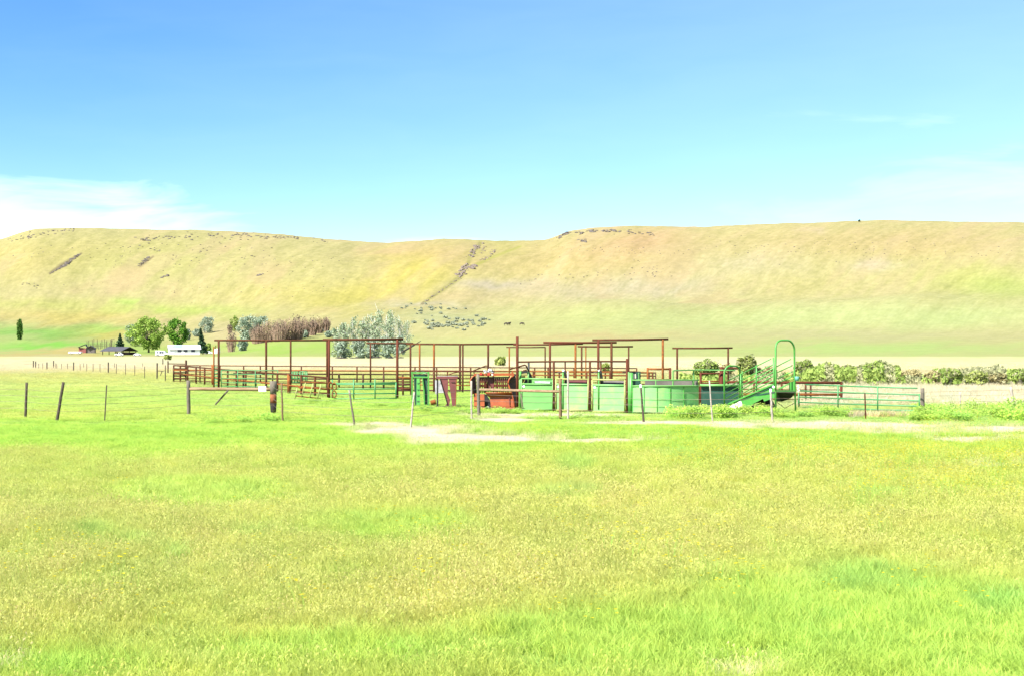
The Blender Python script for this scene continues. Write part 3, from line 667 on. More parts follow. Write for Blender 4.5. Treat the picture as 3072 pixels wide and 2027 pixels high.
# ================================================================== working alley of green sheet panels
e = thing('cattle_alley', 'working alley of three green sheet panels between rusty posts', 'cattle alley', gp(1661, 1233))
dA, dB = 56.6, 54.8
dd = lambda px: dA + (dB - dA) * (px - 1564) / (1897 - 1564)
def A_(px, py, k=0): return at(px, py, dd(px) + k)
for (x0, x1, yt, yb, m, rim, ys) in ((1564.5, 1658, 1152, 1226, 'panel_green', 'panel_green', (1189, 1207)), (1668, 1764.5, 1153, 1228, 'panel_pale', 'rim_yellow', (1173, 1191, 1210)), (1777, 1874, 1155, 1232, 'panel_pale', 'rim_yellow', (1176, 1194, 1213))):  # first panel's shade from facing right is painted in as a darker green
    s = MB(); edges = [yt] + list(ys) + [yb]
    for a, b in zip(edges[:-1], edges[1:]):          # shallow-pressed sheet: boards with a groove between
        s.plate([A_(x0, a + .45), A_(x1, a + .75), A_(x1, b - .15), A_(x0, b - .45)], (0, .03, 0))
    s.plate([A_(x0 + .5, yt, .012), A_(x1 - .5, yt, .012), A_(x1 - .5, yb, .012), A_(x0 + .5, yb, .012)], (0, .02, 0))
    sp = s.build('side_panel', m, e)
    for (a, b) in (((x0, yt - 1.6), (x1, yt - .6)), ((x0, yt - 18), (x1, yt - 16))): MB().tube([A_(*a, -.02), A_(*b, -.02)], .032, 8).build('rim', rim if a[1] < yt - 9 else m, sp, smooth=True)
    for x in (x0, x1): MB().tube([A_(x, yt - 18, -.02), A_(x, yb + 1, -.02)], .028, 8).build('rim', rim, sp, smooth=True)
    MB().tube([A_(x0, yb + 1, -.02), A_(x1, yb + 1, -.02)], .028, 8).build('rim', rim, sp, smooth=True)
    c = A_(x0 + 6.5, yt + 5.5, -.02); MB().tube([c, c + Vector((0, -.012, 0))], .048, 14).build('disc', 'white_paint', sp)
for (px, yt, yb, m) in ((1661.5, 1083, 1234, 'rust_brown'), (1770, 1083, 1233, 'rust_brown'), (1881, 1075, 1239, 'rust_red')):
    t = A_(px, yt, -.04); MB().tube([Vector((t.x, t.y, -.15)), t], .045, 9).build('post', m, e, smooth=True)
    for yy in (yb - 50, yb - 28): MB().box(A_(px, yy, -.07), (.10, .06, .13)).build('hinge', 'dark_pipe', e)
for (px, yt, yb, m, r) in ((1586, 1085, 1140, 'black_steel', .04), (1695.5, 1083, 1140, 'rust_brown', .03), (1802.5, 1084, 1140, 'rust_brown', .035)):
    t = A_(px, yt, .75); MB().tube([A_(px, 1226, .75), t], r, 8).build('post', m, e, smooth=True)
MB().tube([A_(1553, 1085, 0), A_(1661, 1083.5, 0), A_(1770, 1083, 0), A_(1884, 1083.5, 0)], .034, 9).build('tie_rail', 'rust_brown', e, smooth=True)
# black bow frames with white caps
for k, (px, lab) in enumerate(((1690, 'black'), (1797, 'dark'))):
    t = [A_(px, 1113, .1), A_(px + 5, 1116, .1), A_(px + 7, 1128, .12), A_(px + 8, 1150, .15), A_(px + 8, 1226, .15)]
    bw = MB(); bw.tube(t, .055, 8); b = bw.build('bow_frame', 'black_steel', e, smooth=True)
    MB().tube([A_(px - 1, 1116, .0), A_(px - 1, 1150, .0), A_(px - 1, 1226, 0)], .035, 8).build('bow_lit_side', 'chute_green', b, smooth=True)  # brighter green strip painted as the bow's sunlit left side
    MB().tube([A_(px - 27 if k == 0 else px - 24, 1116, .1), A_(px, 1116, .1)], .022, 8).build('arm', 'black_steel', b, smooth=True)
    bm = MB(); c = A_(px, 1111.5, .05); bm.lump(c, .055, 3 + k); bm.build('cap', 'white_paint', b, smooth=True)
# far side of the alley: lower dark green sheeting seen over the near panels
s = MB(); s.plate([A_(1580, 1133, .85), A_(1656, 1136, .85), A_(1656, 1152, .85), A_(1580, 1150, .85)], (0, .03, 0)); s.build('back_panel', 'panel_green', e)
s = MB(); s.plate([A_(1604, 1140, .7), A_(1650, 1143, .7), A_(1650, 1149, .7), A_(1604, 1147, .7)], (0, .02, 0)); s.build('slot_plate', 'steel_grey', e)
s = MB(); s.plate([A_(1700, 1139, .85), A_(1760, 1139, .85), A_(1760, 1228, .85), A_(1700, 1226, .85)], (0, .03, 0)); s.build('back_panel', 'maroon', e)
s = MB(); s.plate([A_(1804, 1141, .85), A_(1872, 1141, .85), A_(1872, 1230, .85), A_(1804, 1228, .85)], (0, .03, 0)); s.build('back_panel', 'barn_grey', e)
# rear machinery at the left end of the alley (tail gate of the squeeze)
e = thing('tail_gate', 'black scissor tail gate with rusty plates at the left end of the alley', 'cattle gate', Vector(((1582 - CX) / F * 57.3, 57.3, 0)))
B_ = lambda x, y, k=0: at(1560 + x * .1913, 980 + y * .1913, 57.3 + k)
MB().plate([B_(15, 690), B_(120, 690), B_(165, 720), B_(195, 790), B_(205, 850), B_(180, 885), B_(140, 885), B_(130, 770), B_(105, 720), B_(15, 735)], (0, .3, 0)).build('gate_arm', 'black_steel', e)
MB().plate([B_(60, 885), B_(75, 830), B_(110, 790), B_(125, 885)], (0, .25, 0)).build('gate_plate', 'black_steel', e)
MB().plate([B_(15, 770), B_(80, 765), B_(85, 800), B_(60, 850), B_(40, 885), B_(15, 870)], (0, .2, 0)).build('rusty_plate', 'rust_orange', e)
MB().tube([B_(-160, 665, -.4), B_(-120, 650, -.4), B_(75, 595, -.3), B_(95, 605, -.3), B_(135, 690, -.2)], .03, 8).build('handle', 'rust_brown', e, smooth=True)
MB().tube([B_(130, 700, -.1), B_(133, 880, -.1)], .035, 8).build('upright', 'panel_green', e, smooth=True); MB().tube([B_(5, 690, -.1), B_(5, 1310, -.1)], .05, 8).build('upright', 'chute_green', e, smooth=True)
s = MB(); s.lump(B_(65, 690, .1), .07, 9); s.lump(B_(90, 683, .1), .06, 8); s.build('knuckle', 'rust_brown', e)
MB().box(B_(150, 1310, .4), (1.6, .5, .1)).build('floor_skid', 'black_steel', e)

# ================================================================== crowding tub with its black gate
e = thing('crowding_tub', 'pale green curved crowding tub of tall sheet panels', 'crowding tub', gp(1897, 1238))
R_ = lambda x, y: (1900 + x * .2103, 980 + y * .2103)
seams = [1897.5, 1932.5, 1971.5, 2010.5, 2051.5, 2096]; dep = [54.6, 54.2, 54.05, 54.1, 54.35, 54.8]
for i in range(5):
    n = 5; s = MB(); vs = []
    for j in range(n + 1):
        t = (i + j / n); px = np.interp(t, range(6), seams)
        q = np.interp(t, range(6), dep) - .022 * math.sin(PI * j / n)
        for (yy, k) in ((1157.5, 0), (1235, 0), (1235, .03), (1157.5, .03)): vs.append(at(px, yy, q + k))
    fs = [(4*j + a, 4*j + (a+1) % 4, 4*j + 4 + (a+1) % 4, 4*j + 4 + a) for j in range(n) for a in range(4)] + [(0,1,2,3), (4*n+3, 4*n+2, 4*n+1, 4*n)]
    s.add(vs, fs); sp = s.build('side_panel', 'panel_pale', e)
    x = seams[i]; MB().tube([at(x, 1156, dep[i] - .01), at(x, 1238, dep[i] - .01)], .018, 6).build('seam', 'chute_green', sp)
    for yy in (1196, 1217): MB().tube([at(seams[i] + 1, yy, dep[i] - .04), at((seams[i] + seams[i+1]) / 2, yy, (dep[i] + dep[i+1]) / 2 - .055), at(seams[i+1] - 1, yy, dep[i+1] - .04)], .007, 5).build('rib', 'panel_pale', sp)
def arc(y0, x0=0, x1=5, n=20, off=0): return [at(np.interp(t, range(6), seams), y0, np.interp(t, range(6), dep) + off) for t in np.linspace(x0, x1, n)]
MB().tube(arc(1156.5, off=-.03), .03, 8).build('top_rim', 'panel_green', e, smooth=True)
MB().tube(arc(1139, 0, 5), .026, 8).build('upper_rail', 'panel_green', e, smooth=True)
for t in (1.9, 3.2, 4.6): px = np.interp(t, range(6), seams); q = np.interp(t, range(6), dep); MB().tube([at(px, 1156, q), at(px, 1138, q)], .024, 8).build('stanchion', 'panel_green', e)
MB().tube([at(1893, 1117, 54.7), at(1892, 1242, 54.7)], .085, 10).build('corner_post', 'chute_green', e, smooth=True)
MB().tube([at(1886, 1115, 54.72), at(1886, 1240, 54.72)], .028, 8).build('corner_post', 'panel_green', e, smooth=True)
# far rail of the tub, arching behind
far = [at(2019, 1112, 57.5), at(2021, 1110.5, 57.6), at(2062, 1109, 58.4), at(2110, 1109, 58.8), at(2161, 1109.5, 58.8), at(2206, 1110, 58.6)]
MB().tube(far, .028, 8).build('far_rail', 'panel_green', e, smooth=True)
for (x, q) in ((2019, 57.5), (2081, 58.6)): MB().tube([at(x, 1110, q), at(x, 1156, q), at(x, 1235, q)], .032, 8).build('far_stanchion', 'panel_green', e)
s = MB(); s.plate([at(1935, 1141, 58.6), at(2094, 1141, 58.8), at(2094, 1205, 58.8), at(1935, 1205, 58.6)], (0, .03, 0)); s.build('far_panel', 'barn_grey', e)
s = MB(); s.plate([at(2104, 1158, 58.7), at(2216, 1158, 58.7), at(2216, 1214, 58.7), at(2104, 1214, 58.7)], (0, .04, 0)); fp = s.build('far_panel', 'dark_green', e)
MB().tube([at(2100, 1154, 58.6), at(2216, 1155, 58.6)], .05, 8).build('rim', 'panel_green', fp, smooth=True)
e = thing('tub_gate', 'black topped solid gate standing where alley meets tub', 'cattle gate', gp(1900, 1238)); C_ = lambda x, y, k=0: at(1560 + x * .1913, 980 + y * .1913, 55.1 + k)
MB().plate([C_(1610, 698), C_(1895, 698), C_(1895, 712), C_(1610, 710)], (0, .35, 0)).build('latch_bar', 'black_steel', e)
MB().plate([C_(1750, 712), C_(1892, 712), C_(1892, 905), C_(1765, 910), C_(1745, 860)], (0, .04, 0)).build('gate_sheet', 'dark_green', e)
MB().plate([C_(1765, 735, -.02), C_(1815, 735, -.02), C_(1822, 800, -.02), C_(1775, 812, -.02)], (0, .01, 0)).build('window', 'cream_plastic', e)
MB().tube([C_(1862, 712, -.05), C_(1866, 825, -.05)], .022, 8).build('stanchion', 'panel_green', e)
e = pipe_fence('pipe_barrier', 'bright rusty red rectangular pipe frame rising behind the tub', (1943, 1192), (2010, 1192), [(1106, 1106, 'rust_orange', .05), (1136, 1137, 'rust_red', .04)], [(1943, 1103, 'rust_orange', .05), (2010, 1103, 'rust_red', .06)], group='pipe frames behind the tub')
e = pipe_fence('pipe_barrier', 'small dark pipe frame beside the rusty red frame behind the tub', (1948, 1170), (1967, 1170), [(1117, 1117, 'dark_pipe', .035), (1127, 1127, 'dark_pipe', .03)], [(1948, 1116, 'dark_pipe', .035), (1967, 1116, 'dark_pipe', .035)], group='pipe frames behind the tub')
e = pipe_fence('sorting_gate', 'rusty five rail gate between the tub and the loading chute', (2102, 1213), (2160, 1213), [(1119, 1119, 'rust_red', .035), (1142, 1142, 'rust_orange', .03), (1148, 1148, 'rust_red', .03), (1165, 1165, 'rust_brown', .04), (1184, 1184, 'rust_brown', .04), (1202, 1202, 'rust_red', .04)], [(2102, 1117, 'rust_red', .05), (2158, 1117, 'rust_brown', .035)], cat='gate', group=None)
t = at(2164.5, 1100, 59); MB().tube([Vector((t.x, 59, -.15)), t], .075, 9).build('gate_post', 'rust_red', e, smooth=True)
MB().tube([at(2097, 1158, 57), at(2097, 1225, 57)], .03, 8).build('hinge_post', 'rust_brown', e); MB().tube([at(2164, 1104, 59), at(2215, 1104, 59)], .045, 8).build('top_pipe', 'rust_brown', e)

# ================================================================== red squeeze chute
e = thing('squeeze_chute', 'orange red cattle squeeze chute with dark curved hoods and barred upper side', 'squeeze chute', gp(1480, 1229)); D0 = 57.8
Q = lambda X, Y, k=0: at(1400 + X * .1262, 1090 + Y * .1262, D0 + k)       # X, Y in the enlarged view of the chute
# end hoods: curved sheets whose inner face turns right, its shade painted in as dark brown
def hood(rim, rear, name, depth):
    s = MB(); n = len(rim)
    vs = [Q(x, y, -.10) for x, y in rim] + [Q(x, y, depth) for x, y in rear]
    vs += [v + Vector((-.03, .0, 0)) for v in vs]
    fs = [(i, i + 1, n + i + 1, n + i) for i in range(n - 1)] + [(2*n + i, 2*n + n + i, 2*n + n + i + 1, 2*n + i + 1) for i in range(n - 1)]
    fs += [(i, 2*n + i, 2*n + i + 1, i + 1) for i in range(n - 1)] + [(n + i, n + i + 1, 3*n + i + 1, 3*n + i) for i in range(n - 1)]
    s.add(vs, fs); h = s.build(name, 'hood_shade_brown', e, smooth=False)
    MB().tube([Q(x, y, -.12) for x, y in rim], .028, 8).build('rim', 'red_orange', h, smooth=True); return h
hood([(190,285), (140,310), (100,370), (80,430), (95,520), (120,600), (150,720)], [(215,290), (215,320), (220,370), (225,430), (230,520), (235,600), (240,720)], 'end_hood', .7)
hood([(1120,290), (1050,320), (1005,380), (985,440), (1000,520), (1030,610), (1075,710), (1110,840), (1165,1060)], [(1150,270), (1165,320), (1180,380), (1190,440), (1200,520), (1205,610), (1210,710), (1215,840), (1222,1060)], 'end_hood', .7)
s = MB(); s.plate([Q(165,700,-.05), Q(420,720,-.15), Q(425,1095,-.15), Q(175,1075,-.05)], (0, .04, 0)); c = s.build('corner_panel', 'red_orange', e)
for y in (855, 990): s = MB(); s.plate([Q(170,y-2,-.07), Q(422,y,-.17), Q(422,y+14,-.17), Q(170,y+10,-.07)], (0, -.02, 0)); s.build('band', 'red_orange', c)
MB().plate([Q(400,715,.15), Q(470,740,.15), Q(560,880,.15), Q(590,1085,.15), Q(410,1085,.15)], (0, .4, 0)).build('inner_plate', 'black_steel', e)
c0 = Q(500, 1020, -.02); MB().tube([c0 + Vector((0, .12, 0)), c0], .16, 18).build('wheel', 'tyre', e); MB().tube([c0, c0 + Vector((0, -.02, 0))], .04, 10).build('hub', 'steel_grey', e)
s = MB(); s.plate([Q(545,795,-.02), Q(1095,790,-.02), Q(1168,1075,-.10), Q(585,1075,-.10)], (0, .05, 0)); lp = s.build('drop_panel', 'red_orange', e)
s = MB(); s.plate([Q(445,690,-.16), Q(1065,690,-.16), Q(1078,760,-.02), Q(1095,795,-.02), Q(545,800,-.02), Q(480,750,-.10)], (0, .05, 0)); s.build('flared_lip', 'red_orange', lp)
MB().tube([Q(1012,780,-.06), Q(1020,1000,-.12)], .014, 6).build('seam', 'maroon', lp); MB().tube([Q(560,990,-.13), Q(1140,985,-.13)], .010, 6).build('seam', 'red_orange', lp)
MB().tube([Q(445,690,-.18), Q(1065,690,-.18)], .022, 8).build('lip_edge', 'red_orange', lp, smooth=True)
MB().bar(Q(170,262,-.05), Q(1130,252,-.05), .09, .10).build('top_beam', 'red_orange', e)
MB().bar(Q(300,330,.1), Q(1030,325,.1), .07, .06).build('slide_track', 'black_steel', e)
for i, x in enumerate(range(322, 1010, 46)):
    if 480 < x < 620: continue
    bw = MB(); bw.tube([Q(x, 345, .05), Q(x + 4, 560, .05), Q(x, 690, .08)], .021, 7); bw.tube([Q(x, 450, .05), Q(x + 23, 432, .05), Q(x + 44, 455, .05)], .016, 6)
    bw.build('drop_bar', 'rust_red', e, smooth=True)
for y, m_ in ((395, 'hood_shade_brown'), (520, 'rust_red'), (610, 'rust_red')): MB().bar(Q(240, y, .75), Q(1150, y, .75), .05, .09).build('far_side_rail', m_, e)
for x in range(300, 1100, 70): MB().tube([Q(x, 330, .8), Q(x, 700, .8)], .02, 7).build('far_side_bar', 'hood_shade_brown', e)
s = MB(); s.plate([Q(500,335,.12), Q(650,335,.12), Q(668,380,.12), Q(640,430,.12), Q(640,620,.12), Q(595,620,.12), Q(585,500,.12), Q(565,500,.12), Q(555,620,.12), Q(510,620,.12), Q(515,430,.12), Q(480,380,.12)], (0, .06, 0)); s.build('head_bar', 'maroon', e)
s = MB(); s.plate([Q(440,470,.2), Q(505,455,.2), Q(505,640,.2), Q(450,640,.2)], (0, .05, 0)); s.build('neck_plate', 'rust_red', e)
mech = MB()
for (x, y, r, sd) in ((420,170,.055,1), (455,190,.06,2), (540,150,.07,3), (590,170,.07,4), (610,200,.05,5), (520,185,.06,6)): mech.lump(Q(x, y, -.05), r, sd)
mech.build('linkage', 'steel_grey', e)
mech = MB(); mech.box(Q(530,245,-.14), (.095,.1,.11)); mech.box(Q(340,240,-.12), (.10,.1,.10)); mech.build('cylinder_block', 'red_paint', e)
mech = MB(); mech.lump(Q(612,262,-.2), .04, 8); mech.lump(Q(435,212,-.15), .03, 9); mech.build('cap', 'white_paint', e)
MB().tube([Q(180,240,.1), Q(165,165,.1), Q(450,50,.1), Q(490,55,.1), Q(520,110,.05), Q(535,160,0)], .026, 8).build('handle', 'rust_brown', e, smooth=True)
MB().tube([Q(1085,180,.1), Q(1090,240,.1)], .035, 8).build('bracket', 'red_orange', e)
MB().plate([Q(1100,230,.1), Q(1185,250,.1), Q(1185,300,.1), Q(1120,280,.1)], (0, .1, 0)).build('bracket', 'black_steel', e)
for x in (560, 600, 640): MB().tube([Q(x, 60 + (x % 80), -.05), Q(x + 30, 190, -.05)], .006, 5).build('hose', 'black_steel', e)
MB().box(Q(650, 1085, .3), (1.55, .8, .10)).build('floor', 'maroon', e)

# ================================================================== green head gate left of it
S = lambda X, Y, k=0: at(1200 + X * .1913, 980 + Y * .1913, 61.5 + k)
e = thing('head_gate', 'bright green head gate standing alone with two tapered sheet doors', 'head gate', gp(1261, 1217))
for x in (190, 448): MB().bar(S(x, 1225), S(x, 700), .055, .09, (0, 1, 0)).build('post', 'chute_green', e)
MB().bar(S(175, 718), S(462, 718), .06, .07).build('top_beam', 'chute_green', e); MB().bar(S(190, 785), S(448, 785), .05, .06).build('lower_beam', 'chute_green', e)
MB().plate([S(215,740,.02), S(430,740,.02), S(430,800,.02), S(340,800,.02), S(330,770,.02), S(300,800,.02), S(215,800,.02)], (0, .05, 0)).build('gearbox', 'dark_green', e)
MB().tube([S(230, 700, -.02), S(300, 672, -.02), S(420, 712, -.02)], .012, 6).build('linkage', 'dark_green', e)
MB().tube([S(360, 735, -.05), S(415, 715, -.05)], .018, 6).build('linkage', 'chute_green', e)
d1 = MB().plate([S(262,805,-.05), S(308,805,-.10), S(318,1225,-.10), S(258,1225,-.05)], (0, .03, 0)).build('door', 'chute_green', e)
MB().plate([S(216,800,.22), S(262,800,-.02), S(258,1220,-.02), S(232,1220,.22)], (.01, .02, 0)).build('door_return', 'dark_green', d1)
for y in (880, 980, 1075, 1160): MB().box(S(285, y, -.10), (.11, .02, .02)).build('rib', 'dark_green', d1)
d2 = MB().plate([S(352,800,.05), S(432,800,.05), S(434,1225,.05), S(390,1225,.05), S(372,980,.05)], (0, .03, 0)).build('door', 'dark_green', e)  # right door's shade put into the paint as a darker green
MB().plate([S(345,800,-.04), S(358,800,-.04), S(385,1000,-.04), S(392,1225,-.04), S(375,1225,-.04), S(366,1010,-.04)], (0, .05, 0)).build('door_edge', 'chute_green', d2)
MB().bar(S(185, 1228), S(470, 1228), .08, .04).build('sill', 'dark_green', e)
c = S(525, 1178, -.1); bw = MB(); bw.tube([c + Vector((-.12, 0, -.02)), c + Vector((.10, 0, .04))], .10, 12); o = bw.build('salt_block', 'rust_orange', None); tag(o, 'small orange lump lying in the grass right of the green head gate', 'block'); recenter(o, Vector((c.x, c.y, 0)))

# ================================================================== maroon two legged gate
S = lambda X, Y, k=0: at(1200 + X * .1913, 980 + Y * .1913, 60.0 + k)
e = thing('chute_gate', 'maroon sheet gate with two tapering legs and a grey topped beam', 'head gate', gp(1345, 1221))
s = MB(); s.plate([S(628,805), S(752,805), S(752,960), S(748,1040), S(775,1110), S(790,1140), S(757,1258), S(690,1258), S(742,1185)], (0, .05, 0)); l = s.build('leg_sheet', 'maroon', e)
MB().tube([S(628,810,-.03), S(738,1190,-.03), S(750,1255,-.03)], .016, 6).build('edge', 'char_black', l)
s = MB(); s.plate([S(764,805), S(888,803), S(878,1262), S(822,1262), S(800,1090), S(782,960)], (0, .05, 0)); l = s.build('leg_sheet', 'maroon', e)
MB().tube([S(886,805,-.03), S(872,1260,-.03)], .016, 6).build('edge', 'rust_orange', l); MB().bar(S(800,862,-.03), S(868,865,-.03), .012, .02).build('slot', 'char_black', l)
s = MB(); s.plate([S(575,772), S(910,772), S(912,795), S(560,800)], (0, .35, 0)); s.plate([S(560,800,-.02), S(905,795,-.02), S(900,810,-.02), S(600,815,-.02)], (0, .35, 0)); b = s.build('top_beam', 'maroon', e)
s = MB(); s.plate([S(580,772,.02), S(908,770,.02), S(908,770,.33), S(580,772,.33)], (0, 0, .015)); s.build('beam_cap', 'steel_grey', b)
MB().bar(S(742,775,.1), S(748,690,.1), .03, .05).build('handle', 'rust_red', e); MB().tube([S(745,752,.08), S(850,715,.08), S(990,690,.08), S(1000,705,.08)], .020, 7).build('lever', 'rust_red', e, smooth=True)
s = MB(); s.lump(S(922,800,.1), .05, 1); s.lump(S(935,825,.1), .05, 2); s.lump(S(915,860,.1), .04, 3); s.build('latch', 'rust_brown', e)
MB().tube([S(588,805,.2), S(588,1258,.2)], .035, 8).build('rear_post', 'black_steel', e)
MB().plate([S(548,835,.5), S(700,835,.5), S(700,1030,.5), S(580,1030,.5), S(575,1050,.5), S(552,1050,.5)], (0, .03, 0)).build('rear_sheet', 'steel_grey', e)
MB().bar(S(560,1250,.2), S(960,1245,.2), .5, .06).build('base', 'char_black', e)

# ================================================================== loading chute
e = thing('loading_chute', 'green tube sided cattle loading ramp with tall arch and white end plate', 'loading chute', gp(2345, 1246))
V7 = lambda X, Y: (2100 + X * .1913, 980 + Y * .1913)
dn = lambda px: 57.6 + (54.0 - 57.6) * (px - 2173) / (2327 - 2173)         # near side runs towards the camera
df = lambda px: 57.2 + (54.5 - 57.2) * (px - 2220) / (2384 - 2220)
def n_(X, Y, k=0): px, py = V7(X, Y); return at(px, py, dn(px) + k)
def f_(X, Y, k=0): px, py = V7(X, Y); return at(px, py, df(px) + k)
def q_(X, Y, d): px, py = V7(X, Y); return at(px, py, d)
G = 'chute_green'
arch = [q_(1187,1372,53.95), q_(1187,700,53.95), q_(1187,330,53.95), q_(1196,275,54.0), q_(1215,242,54.05), q_(1245,220,54.1), q_(1280,212,54.15), q_(1380,212,54.3), q_(1415,224,54.35), q_(1445,252,54.4), q_(1468,295,54.45), q_(1480,345,54.5), q_(1482,700,54.5), q_(1500,1372,54.5)]
MB().tube(arch, .036, 10).build('tall_arch', G, e, smooth=True)
lo = [q_(383,1235,57.8), q_(380,760,57.8), q_(388,690,57.8), q_(405,650,57.8), q_(435,620,57.85), q_(470,608,57.9), q_(560,612,58.1), q_(600,630,58.2), q_(622,660,58.25), q_(625,700,58.3), q_(622,1200,58.3)]
MB().tube(lo, .036, 10).build('low_arch', G, e, smooth=True)
for (a, b) in (((402,862),(1110,500)), ((405,952),(1145,588)), ((405,1042),(1150,648)), ((410,1115),(1150,700)), ((470,1155),(1152,762)), ((690,1058),(1155,838))): MB().tube([n_(*a), n_(*b)], .021, 8).build('side_rail', G, e, smooth=True)
for (a, b) in (((1200,620),(1420,505)), ((1205,715),(1450,602)), ((1208,810),(1455,697)), ((1235,875),(1462,770))): MB().tube([f_(*a), f_(*b)], .021, 8).build('side_rail', G, e, smooth=True)
for (a, b) in (((640,728),(640,1145)), ((885,600),(885,1000)), ((1152,480),(1165,940))): MB().tube([n_(*a, -.03), n_(*b, -.03)], .030, 8).build('stanchion', G, e, smooth=True)
MB().plate([n_(652,690,.1), n_(672,690,.1), n_(678,1100,.1), n_(660,1130,.1)], (0, .04, 0)).build('stop_plate', 'panel_green', e)
s = MB(); s.plate([n_(440,1225), n_(1165,905), n_(1170,1105), n_(1005,1165), n_(990,1122), n_(835,1200), n_(795,1245), n_(700,1255), n_(520,1290)], (0, .035, 0)); sp = s.build('side_sheet', G, e)
MB().bar(n_(445,1205,-.03), n_(1165,893,-.03), .05, .06).build('sill_rail', G, sp)
s = MB(); s.plate([n_(650,1150,-.03), n_(1150,925,-.03), n_(1150,938,-.03), n_(700,1140,-.03)], (0, -.02, 0)); s.plate([n_(740,1105,-.02), n_(860,1062,-.02), n_(1165,1008,-.02), n_(1165,1032,-.02), n_(860,1085,-.02)], (0, -.015, 0)); s.build('groove', 'dark_green', sp)
s = MB(); s.plate([f_(1400,865), f_(1490,850), f_(1500,1010), f_(1400,1005)], (0, .035, 0)); s.plate([f_(1230,960), f_(1455,850), f_(1455,865), f_(1235,985)], (0, .05, 0)); s.build('side_sheet', G, e)
s = MB(); s.plate([n_(470,1228,.16), n_(1190,1004,.16), q_(1498,1005,54.6), f_(700,1222)], (0, 0, -.05)); s.build('ramp_floor', 'dark_green', e)
MB().bar(q_(1195,1000,53.95), q_(1500,1003,54.5), .06, .06).build('dock_edge', 'panel_green', e)
s = MB(); s.plate([q_(1205,1020,54.2), q_(1500,1022,54.7), q_(1440,1100,54.9), q_(1370,1140,55.0), q_(1280,1165,55.1), q_(1205,1165,54.3)], (0, .5, 0)); s.build('shaded_underside', 'black_steel', e)  # shaded underside of the far sheet, its shade given as a black plate
c = q_(1040, 1225, 55.6); w_ = MB(); w_.tube([c + Vector((-.05, -.12, 0)), c + Vector((.03, .12, 0))], .30, 18); w_.build('wheel', 'tyre', e)
MB().tube([q_(830,1250,56), q_(1165,1240,55)], .10, 8).build('axle', 'black_steel', e)
s = MB(); s.plate([n_(440,1255,-.12), n_(640,1155,-.12), n_(672,1232,-.16), n_(515,1302,-.16)], (0, .03, 0)); s.build('end_plate', 'white_paint', e)
s = MB(); s.plate([n_(518,1305,-.14), n_(674,1236,-.14), n_(676,1254,-.10), n_(600,1300,-.10)], (0, .03, 0)); s.build('end_lip', G, e)
MB().tube([q_(1150, 935, 53.9), q_(1150, 935, 53.85)], .045, 12).build('disc', 'white_paint', e)
MB().tube([q_(1212,1180,54.1), q_(1330,1270,54.3), q_(1480,1190,54.5)], .012, 6).build('brace_chain', 'dark_pipe', e)
s = MB(); [s.lump(at(2395 + i % 2 * 2, 1157 + i * 4.2, 54.2), .045, 20 + i, (1, 1, 1)) for i in range(5)]; o = s.build('gate_chain', 'cream_plastic', None); tag(o, 'cream wrapping hanging on the gate end right of the loading chute', 'gate tie'); recenter(o, at(2396, 1176, 54.2))
s = MB(); s.tube([at(2391, 1141, 54.3), at(2391, 1128, 54.3)], [.075, .085], 12); o = s.build('bucket', 'teal_paint', None, smooth=True); tag(o, 'teal bucket hung beside the right leg of the tall arch', 'bucket'); recenter(o, at(2391, 1141, 54.3))
s = MB(); s.lump(at(2348, 1244, 53.4), .16, 41, (1.1, .8, .6)); s.lump(at(2362, 1244, 53.4), .14, 42, (1.2, .8, .6)); o = s.build('dirt_clods', 'leaf_tan', None); o.data.materials.clear(); o.data.materials.append(M('rust_orange')); tag(o, 'two orange tan lumps lying in the weeds below the tall arch', 'lumps'); recenter(o, at(2355, 1250, 53.4))

# ================================================================== trees and shrubs
def card_mesh(name, cen, size, mat, parent=None, aspect=1.6, up=0.0):
    """many small leaf clumps, each a bent quad, at cen (n,3)"""
    n = len(cen); cen = np.asarray(cen)
    a = rng.normal(size=(n, 3)); a /= np.linalg.norm(a, axis=1)[:, None]
    a[:, 2] += up; a /= np.linalg.norm(a, axis=1)[:, None]
    b = np.cross(a, rng.normal(size=(n, 3))); b /= np.linalg.norm(b, axis=1)[:, None]
    sz = (np.asarray(size) * rng.uniform(.6, 1.3, n))[:, None]
    c = np.cross(a, b)
    u, v = a * sz * aspect * .5, b * sz * .5
    P = np.stack([cen - u - v * .35, cen - u * .1 - v + c * sz * .12, cen + u, cen - u * .1 + v + c * sz * .12], 1).reshape(-1, 3)
    q = np.arange(n * 4).reshape(-1, 4)
    if parent is not None: P = P - np.array((parent_world(parent).inverted()).translation)
    me = bpy.data.meshes.new(name); me.from_pydata(P.tolist(), [], q.tolist()); me.update()
    at_ = me.attributes.new('shade', 'FLOAT', 'FACE'); at_.data.foreach_set('value', np.repeat(np.clip(rng.normal(.5, .32, n), 0, 1), 1).astype(np.float32))
    me.materials.append(M(mat)); o = bpy.data.objects.new(name, me); COL.objects.link(o)
    if parent is not None: o.parent = parent
    return o
def lobes_points(lobes, n):
    """points through a set of lobes, denser towards their outsides, with gaps"""
    vol = np.array([l[3] * l[4] * l[5] for l in lobes]) ** (2 / 3); k = rng.choice(len(lobes), n, p=vol / vol.sum())
    L_ = np.array(lobes)[k]; d = rng.normal(size=(n, 3)); d /= np.linalg.norm(d, axis=1)[:, None]
    r = rng.random(n) ** .45; r *= 1 + .25 * rng.normal(size=n) * (rng.random(n) < .5)
    return L_[:, :3] + d * r[:, None] * L_[:, 3:6]
